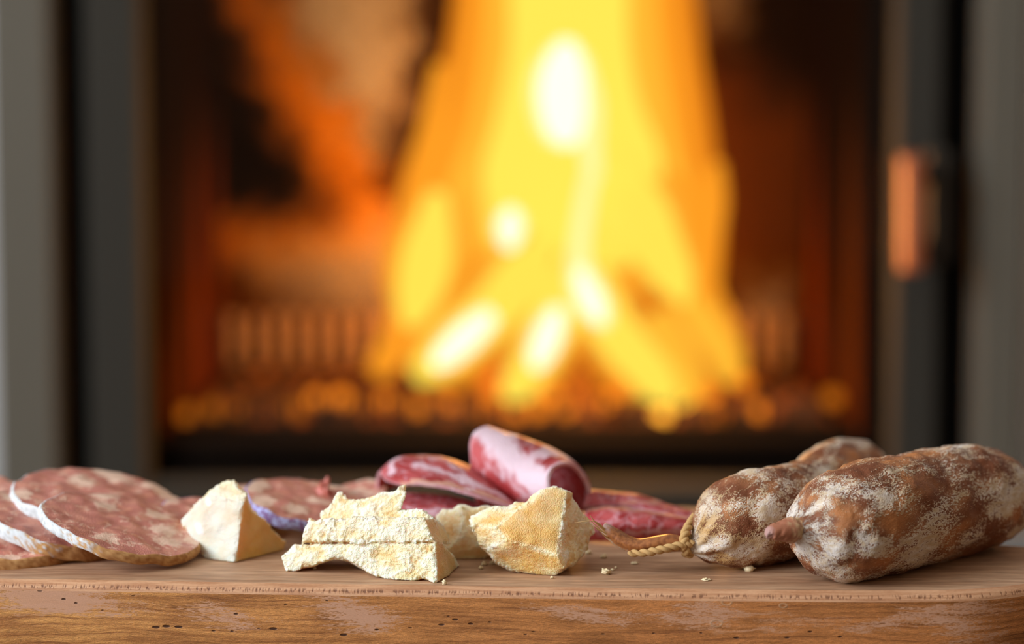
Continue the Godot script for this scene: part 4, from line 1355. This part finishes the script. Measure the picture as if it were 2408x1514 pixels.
func cheeses() -> void:
	var m := vmat(0.42, 0.45)
	m.subsurf_scatter_enabled = true
	m.subsurf_scatter_strength = 0.32
	m.heightmap_enabled = true
	m.heightmap_texture = noise_tex(noise(81, 0.09, FastNoiseLite.TYPE_SIMPLEX_SMOOTH, 4), 256)
	m.heightmap_scale = 0.05
	m.uv1_triplanar = true
	m.uv1_scale = Vector3(60, 60, 60)
	M.cheese = m
	var cs := 0.00062
	chunk("leftmost cheese chunk, smooth left face coloured as lit and right face coloured as shaded, peaked top", Vector2(560, 1322), 1.060, [
		{"o": [422, 1222, 437, 1200, 450, 1185, 470, 1165, 490, 1148, 505, 1142, 517, 1130, 533, 1124, 548, 1128, 556, 1133, 562, 1143, 578, 1158, 580, 1172, 590, 1195, 610, 1215, 640, 1235, 665, 1250, 697, 1266, 690, 1285, 670, 1310, 662, 1324, 560, 1326, 540, 1328, 530, 1320, 508, 1324, 488, 1322, 480, 1308, 466, 1296, 455, 1285, 440, 1270, 433, 1250],
		"f": [[572, 1180, 4, 553, 1326, -2, 422, 1222, 20, 0.2, 0.62], [572, 1180, 4, 553, 1326, -2, 697, 1270, 34, 0.22, -0.2], [480, 1166, 15, 572, 1176, 5, 533, 1124, 17, 0.6, 0.25]], "t": 42, "taper": 0.3, "from": 0.02, "lean": Vector2(-0.1, 0.5), "spots": [[489, 1180, 8, 15], [469, 1242, 9, 17]]},
	], cs, 501, 0.02)
	chunk("largest cheese chunk in the middle, split by a level crack, with a ragged lower edge", Vector2(870, 1372), 1.020, [
		{"o": [660, 1308, 668, 1305, 680, 1295, 690, 1281, 720, 1277, 1024, 1273, 1040, 1280, 1070, 1300, 1082, 1330, 1078, 1345, 1060, 1358, 1034, 1381, 1010, 1366, 990, 1362, 968, 1377, 945, 1368, 905, 1360, 868, 1350, 838, 1330, 815, 1318, 785, 1309, 770, 1314, 748, 1322, 735, 1335, 705, 1341, 676, 1342, 668, 1330],
		"f": [[1022, 1274, 0, 1030, 1378, -6, 665, 1310, 22, 0.75], [1020, 1274, -1, 1030, 1378, -6, 1084, 1330, 26, 0.3, -0.12]], "t": 46, "taper": 0.25, "from": 0.03},
		{"o": [704, 1274, 714, 1246, 727, 1219, 742, 1223, 760, 1216, 1000, 1217, 1030, 1218, 1050, 1240, 1062, 1276],
		"f": [[1000, 1217, 4, 1022, 1274, -1, 705, 1274, 19, 0.8], [1000, 1217, 4, 1022, 1274, -1, 1064, 1276, 22, 0.3, -0.12]], "t": 46, "taper": 0.25, "from": 0.03},
		{"o": [742, 1235, 748, 1200, 760, 1190, 772, 1182, 780, 1168, 790, 1150, 800, 1150, 817, 1165, 845, 1170, 868, 1164, 882, 1156, 900, 1152, 935, 1153, 944, 1141, 953, 1137, 955, 1157, 945, 1192, 1000, 1197, 1024, 1216, 1030, 1240],
		"f": [[1000, 1235, 15, 800, 1150, 31, 745, 1235, 29, 0.8]], "t": 50, "taper": 0.2, "from": 0.03, "lean": Vector2(0.1, 0.1)},
	], cs, 601, 0.22)
	chunk("small cheese chunk wedged behind the middle one and the right one", Vector2(1100, 1322), 1.062, [
		{"o": [1026, 1215, 1040, 1195, 1052, 1197, 1062, 1195, 1080, 1187, 1105, 1190, 1122, 1192, 1136, 1186, 1170, 1188, 1200, 1230, 1190, 1280, 1150, 1304, 1140, 1314, 1110, 1322, 1075, 1320, 1050, 1300, 1030, 1250],
		"f": [[1085, 1190, 6, 1088, 1278, 0, 1030, 1230, 10, 0.6], [1085, 1190, 6, 1088, 1278, 0, 1200, 1240, 10, 0.5], [1050, 1280, 2, 1150, 1280, 2, 1100, 1320, 5, 0.4]], "t": 32, "taper": 0.3, "from": 0.016},
	], cs, 701, 0.12)
	chunk("right cheese chunk, deep yellow with a smooth sloping face and white crumbly edges", Vector2(1275, 1360), 1.030, [
		{"o": [1102, 1225, 1105, 1212, 1120, 1206, 1135, 1197, 1150, 1194, 1165, 1192, 1190, 1190, 1220, 1176, 1237, 1175, 1250, 1160, 1270, 1150, 1290, 1144, 1310, 1144, 1328, 1150, 1345, 1158, 1350, 1172, 1366, 1190, 1373, 1203, 1390, 1213, 1400, 1232, 1407, 1248, 1392, 1262, 1386, 1285, 1372, 1305, 1347, 1325, 1322, 1340, 1297, 1359, 1275, 1362, 1255, 1351, 1235, 1350, 1215, 1349, 1190, 1336, 1166, 1322, 1155, 1305, 1126, 1276, 1110, 1255],
		"f": [[1172, 1245, 2, 1310, 1150, 12, 1310, 1305, -5, 0.14], [1190, 1268, -1, 1310, 1308, -5, 1230, 1350, 5, 0.35], [1330, 1165, 10, 1310, 1305, -5, 1405, 1245, 24, 0.7], [1172, 1240, 2, 1160, 1300, 3, 1102, 1225, 12, 0.7], [1165, 1240, 2.5, 1220, 1180, 11, 1120, 1206, 16, 0.6]], "t": 44, "taper": 0.3, "from": 0.018},
	], cs, 801, -0.06)

# ------------------------------------------------------------------ sausages
# pts along the axis, rad at each; u runs along, v around
func sausage_mesh(pts: Array, rad: Array, rings: int, segs: int, seed_: int, wrinkle: float) -> Array:
	var V := PackedVector3Array()
	var U := PackedVector2Array()
	var n := noise(seed_, 55.0, FastNoiseLite.TYPE_SIMPLEX_SMOOTH, 2)
	var nf := noise(seed_ + 1, 220.0, FastNoiseLite.TYPE_SIMPLEX_SMOOTH, 2)
	var prev := Vector3.ZERO
	for i in rings:
		var t := float(i) / (rings - 1)
		var p: Vector3 = catmull(pts, t)
		var tan: Vector3 = (catmull(pts, minf(t + 0.01, 1.0)) - catmull(pts, maxf(t - 0.01, 0.0))).normalized()
		var r: float = maxf(catmull(rad, t), 0.0004)
		var a: Vector3 = tan.cross(Vector3.UP).normalized() if i == 0 else (prev - tan * prev.dot(tan)).normalized()
		prev = a
		var b := tan.cross(a)
		for j in segs + 1:
			var g := TAU * (j % segs) / segs
			var dir := a * cos(g) + b * sin(g)
			var q := p + dir * r
			var k := n.get_noise_3dv(q) * 0.0016 + nf.get_noise_3dv(q) * 0.00035
			k += wrinkle * sin(g * 9.0 + n.get_noise_3dv(q * 0.5) * 5.0) * exp(-pow((r - 0.008) / 0.006, 2.0))
			V.append(q + dir * k * clampf(r / 0.012, 0.0, 1.0))
			U.append(Vector2(t, float(j) / segs))
	var I := grid_index(rings, segs + 1, false, false)
	return [V, I, U]

func mould_material(seed_: int, len_mm: float, circ_mm: float, cover: float, w: int, h: int, ochre_end: float) -> StandardMaterial3D:
	var big := noise(seed_, 0.045, FastNoiseLite.TYPE_SIMPLEX_SMOOTH, 3)
	var mid := noise(seed_ + 1, 0.30, FastNoiseLite.TYPE_SIMPLEX_SMOOTH, 3)
	var fine := noise(seed_ + 2, 1.6, FastNoiseLite.TYPE_SIMPLEX_SMOOTH, 2)
	var tone := noise(seed_ + 3, 0.06, FastNoiseLite.TYPE_SIMPLEX_SMOOTH, 2)
	var grain := noise(seed_ + 4, 0.9, FastNoiseLite.TYPE_SIMPLEX_SMOOTH, 2)
	var cx := PackedFloat32Array()
	var cy := PackedFloat32Array()
	for y in h:
		var g := TAU * y / h
		cx.append(cos(g) * circ_mm / TAU)
		cy.append(sin(g) * circ_mm / TAU)
	var f := func(x: int, y: int) -> Color:
		var P := Vector3(x * len_mm / w, cx[y], cy[y])
		var b := big.get_noise_3dv(P)
		var m := mid.get_noise_3dv(P * Vector3(0.7, 1.0, 1.0))
		var fi := fine.get_noise_3dv(P)
		var t := tone.get_noise_3dv(P)
		var u := float(x) / w
		var skin := sr(158, 104, 66).lerp(sr(118, 66, 38), clampf(0.5 + t * 1.6, 0, 1))
		skin = skin.lerp(sr(184, 116, 62), clampf(-t * 2.2 - 0.25, 0, 1) * 0.7)
		skin = skin * (1.0 + 0.10 * fi)
		var near := clampf(1.0 - u * 4.5, 0, 1)                      # whiter tied end: window light put into the mould's colour
		var k := b * 1.9 + m * 0.95 + fi * 1.0 + grain.get_noise_3dv(P) * 0.8 + cover + near * 0.5
		var a := clampf(k * 2.4, 0, 1)
		var film := clampf((k + 0.5) * 0.8, 0, 1) * 0.26
		var white := sr(234, 230, 220).lerp(sr(212, 192, 158), clampf(0.35 + m * 1.3 - near * 0.7, 0, 1))
		white = white.lerp(sr(206, 162, 96), ochre_end * clampf(1.0 - absf(u - 0.2) * 5.0, 0, 1) * clampf(0.4 + t * 2.0 + fi * 0.8, 0, 1))
		var c := skin.lerp(white, clampf(a * 0.88 + film * (1.0 - a), 0, 1))
		return Color(c.r, c.g, c.b, 0.35 + a * 0.35 + fi * 0.2)
	var p := pictures(w, h, f)
	var m := mat(Color.WHITE, 0.62, 0.0, 0.4)
	m.albedo_texture = p[0]
	m.heightmap_enabled = true
	m.heightmap_texture = p[1]
	m.heightmap_scale = 0.05
	return m

func strand(pts: Array, r: float, seed_: int) -> ArrayMesh:       # a twisted two-ply twine
	var am := ArrayMesh.new()
	var m := mat(sr(196, 158, 104), 0.9, 0.0, 0.2)
	for ply in 2:
		var sp := []
		var n := 60
		for i in n:
			var t := float(i) / (n - 1)
			var p: Vector3 = catmull(pts, t)
			var tan: Vector3 = (catmull(pts, minf(t + 0.02, 1.0)) - catmull(pts, maxf(t - 0.02, 0.0))).normalized()
			var a := tan.cross(Vector3.UP).normalized()
			var b := tan.cross(a)
			var g := t * 26.0 + ply * PI
			sp.append(p + (a * cos(g) + b * sin(g)) * r * 0.55)
		var t2 := tube(sp, [Vector2(r * 0.7, r * 0.7), Vector2(r * 0.75, r * 0.75), Vector2(r * 0.6, r * 0.6)], 180, 8)
		build(t2[0], t2[1], m, PackedVector2Array(), PackedColorArray(), PackedVector3Array(), am)
	return am

func sausages() -> void:
	# front one: its tied end towards the left, its far end cut off by the frame
	var ra := 0.0248
	var pts := [px(1872, 1244, 1.004), px(1886, 1243, 1.006), px(1906, 1241, 1.009), px(1940, 1240, 1.0135), px(1990, 1236, 1.021), px(2060, 1222, 1.036), px(2140, 1203, 1.054), px(2215, 1187, 1.072), px(2280, 1176, 1.088), px(2335, 1168, 1.104), px(2360, 1164, 1.113), px(2374, 1162, 1.119)]
	var rad := [0.0042, 0.0078, 0.0150, 0.0208, 0.0242, 0.0254, 0.0250, 0.0248, 0.0244, 0.0205, 0.0130, 0.0010]
	for i in pts.size():
		if rad[i] > 0.0235: pts[i].y = rad[i] - 0.0004
	var o := thing("dry_sausage", "front dry sausage with white mould, a short tied stub on its left end", "sausage", Vector3(pts[5].x, 0, pts[5].z), "two dry sausages")
	var s := sausage_mesh(pts, rad, 240, 200, 301, 0.0003)
	obj("casing", build(s[0], s[1], mould_material(311, 130.0, 157.0, 0.02, 1024, 768, 0.0), s[2]), o)
	var a := px(1886, 1243, 1.006)
	var e := px(1802, 1252, 0.997)
	var stub := tube([a, a.lerp(e, 0.2), a.lerp(e, 0.3), a.lerp(e, 0.6), a.lerp(e, 0.9), e], [Vector2(0.0050, 0.0050), Vector2(0.0048, 0.0048), Vector2(0.0054, 0.0054), Vector2(0.0045, 0.0042), Vector2(0.0030, 0.0026), Vector2(0.0012, 0.0010)], 60, 24)
	var SV: PackedVector3Array = stub[0]
	var SC := PackedColorArray()
	var sn := noise(331, 260.0, FastNoiseLite.TYPE_SIMPLEX_SMOOTH, 3)
	for i in SV.size():
		var f := sn.get_noise_3dv(SV[i])
		var t := clampf((SV[i] - a).dot((e - a).normalized()) / a.distance_to(e), 0, 1)
		SV[i] += Vector3(f, f, -f) * 0.0009
		var c := lin(168, 106, 76).lerp(lin(208, 176, 132), clampf(1.3 - t * 3.0 + f * 1.5, 0, 1))
		c = c.lerp(lin(178, 138, 128), clampf((t - 0.86) * 8.0, 0, 1))
		SC.append(c)
	var so := obj("stub", build(SV, stub[1], vmat(0.5), PackedVector2Array(), SC), o)
	so.set_meta("label", "short twisted stub of casing")
	# back one
	pts = [px(1616, 1287, 1.040), px(1632, 1284, 1.040), px(1652, 1276, 1.041), px(1690, 1256, 1.044), px(1740, 1236, 1.050), px(1800, 1214, 1.061), px(1860, 1188, 1.082), px(1912, 1160, 1.112), px(1960, 1135, 1.146), px(2002, 1118, 1.176), px(2030, 1106, 1.194), px(2042, 1100, 1.202)]
	rad = [0.0028, 0.0046, 0.0095, 0.0162, 0.0204, 0.0213, 0.0203, 0.0192, 0.0202, 0.0194, 0.0125, 0.0010]
	for i in range(4, pts.size()):
		pts[i].y = maxf(rad[i], 0.0192) - 0.0004
	var p := thing("dry_sausage", "back dry sausage with ochre-speckled mould, a casing tail and twine at its end", "sausage", Vector3(pts[5].x, 0, pts[5].z), "two dry sausages")
	s = sausage_mesh(pts, rad, 240, 180, 351, 0.0009)
	obj("casing", build(s[0], s[1], mould_material(361, 160.0, 135.0, 0.14, 1024, 640, 0.9), s[2]), p)
	# the tail: a flattened strip of casing that curls up at its tip
	var strip := [
		rowv([1622, 1296, 1.041, 1560, 1298, 1.039, 1500, 1302, 1.037, 1462, 1290, 1.038, 1432, 1268, 1.039, 1410, 1244, 1.040]),
		rowv([1620, 1286, 1.039, 1560, 1282, 1.036, 1505, 1286, 1.034, 1468, 1276, 1.035, 1440, 1258, 1.037, 1416, 1240, 1.039]),
		rowv([1618, 1270, 1.043, 1570, 1262, 1.040, 1510, 1272, 1.038, 1478, 1266, 1.038, 1448, 1250, 1.039, 1420, 1234, 1.041]),
		rowv([1618, 1266, 1.049, 1572, 1258, 1.046, 1512, 1269, 1.044, 1482, 1262, 1.043, 1452, 1246, 1.044, 1424, 1232, 1.044]),
	]
	var tc := noise(371, 5.0, FastNoiseLite.TYPE_SIMPLEX_SMOOTH, 3)
	var tcol := func(u: float, v: float) -> Color:
		var f := tc.get_noise_2d(u * 4.0, v)
		var c := lin(176, 112, 62).lerp(lin(140, 82, 44), clampf(0.4 + f * 1.5, 0, 1))
		c = c.lerp(lin(214, 188, 156), clampf((0.14 - v) * 8.0 + f, 0, 1) * 0.8)
		return c.lerp(lin(222, 190, 180), clampf((u - 0.84) * 9.0 + f * 0.6, 0, 1) * 0.8)
	var tm := vmat(0.45)
	tm.backlight_enabled = true
	tm.backlight = Color(0.25, 0.14, 0.06)
	var to := obj("casing_tail", sheet(strip, 0.0007, tcol, tm, 100, 30, 0.0006, 9), p)
	to.set_meta("label", "dried amber strip of casing with a frayed tip")
	var tw := obj("twine", strand([px(1628, 1278, 1.036), px(1600, 1282, 1.034), px(1560, 1291, 1.032), px(1520, 1299, 1.032), px(1480, 1301, 1.034)], 0.0015, 5), p)
	tw.set_meta("label", "tan twisted twine")
	var kn := strand([px(1616, 1301, 1.037), px(1608, 1280, 1.035), px(1612, 1252, 1.038), px(1626, 1226, 1.045), px(1636, 1212, 1.051)], 0.0017, 6)
	obj("knot", kn, p)
	var ring := strand([px(1610, 1300, 1.041), px(1622, 1304, 1.039), px(1634, 1292, 1.040), px(1630, 1270, 1.041), px(1616, 1262, 1.041), px(1606, 1276, 1.039), px(1610, 1298, 1.039)], 0.0014, 7)
	obj("knot", ring, p)
	# frayed fibres at the tail's tip
	var fib := ArrayMesh.new()
	var fm := mat(sr(222, 186, 130), 0.8)
	for q in [[1430, 1256, 1400, 1228, 1388, 1212], [1434, 1262, 1405, 1240, 1380, 1216], [1428, 1250, 1398, 1226, 1352, 1229], [1436, 1258, 1408, 1246, 1396, 1238], [1432, 1266, 1420, 1258, 1412, 1250]]:
		var t3 := tube([px(q[0], q[1], 1.039), px(q[2], q[3], 1.035), px(q[4], q[5], 1.032)], [Vector2(0.00042, 0.00042), Vector2(0.0003, 0.0003), Vector2(0.00012, 0.00012)], 16, 6)
		build(t3[0], t3[1], fm, PackedVector2Array(), PackedColorArray(), PackedVector3Array(), fib)
	var fo := obj("frayed_fibre", fib, p)
	fo.set_meta("kind", "stuff")

# ------------------------------------------------------------------ crumbs
func crumbs() -> void:
	var m := mat(sr(246, 226, 180), 0.5)
	var list := [
		[1045, 1374, 5.0, 6.0, "cheese crumb on the board right beside the foot of the middle chunk", ""],
		[1425, 1350, 11.0, 7.0, "largest loose cheese crumb, lying right of the right chunk", ""],
		[1440, 1342, 4.0, 3.0, "tiny cheese crumb touching the back of the largest loose crumb", ""], [1448, 1337, 3.0, 3.0, "tiniest cheese crumb, farther behind the largest loose crumb", ""],
		[1660, 1365, 10.0, 3.0, "flat cheese crumb on the board below the back sausage", ""],
		[1139, 1329, 6.0, 5.0, "middle one of three crumbs between the small and the right chunk", ""], [1157, 1326, 6.0, 4.0, "rightmost of three crumbs between the small and the right chunk", ""], [1131, 1338, 5.0, 4.0, "nearest of three crumbs between the small and the right chunk", ""],
		[1298, 1360, 4.0, 3.0, "small cheese crumb touching the foot of the right chunk", ""],
		[1420, 1312, 7.0, 5.0, "pale cheese crumb midway between the right chunk and the sausage tail", ""], [1383, 1303, 8.0, 5.0, "pale cheese crumb lying against the far side of the right chunk", ""], [1492, 1326, 8.0, 3.0, "flat pale cheese crumb just below the hanging sausage tail", ""],
		[740, 1338, 4.0, 2.5, "little cheese crumb under the overhang of the middle chunk", ""],
	]
	var k := 0
	for q in list:
		var c := gp(q[0], q[1])
		var r: float = q[2] * -c.z / F
		var h: float = q[3] * -c.z / F
		c.y = h * 0.82
		var l := lump(c, Vector3(r, h, r * 0.9), 700 + k * 3, 0.9, 12, 16)
		var V: PackedVector3Array = l[0]
		for i in V.size(): V[i].y = maxf(V[i].y, 0.0001)
		var o := obj("cheese_crumb", build(V, l[1], m))
		tag(o, q[4], "crumb", "loose cheese crumbs on the board")
		k += 1
	var sc := lump(px(763, 1163, 1.145), Vector3(0.0035, 0.0055, 0.0035), 911, 1.1, 14, 18)
	tag(obj("meat_scrap", build(sc[0], sc[1], mat(sr(206, 120, 104), 0.45))), "small curled scrap of reddish meat on the slices behind the middle cheese chunk", "meat scrap")
	var wc := lump(px(655, 1163, 1.15), Vector3(0.0022, 0.0024, 0.0022), 915, 0.8)
	tag(obj("cheese_crumb", build(wc[0], wc[1], m)), "white crumb on a salami slice between the two left cheese chunks", "crumb")
	var bit := lump(gp(1762, 1343) + Vector3(0, 0.0012, 0), Vector3(0.0024, 0.0016, 0.0024), 900, 0.6)
	var bo := obj("cheese_crumb", build(bit[0], bit[1], m))
	tag(bo, "soft pale crumb caught under the back sausage", "crumb")
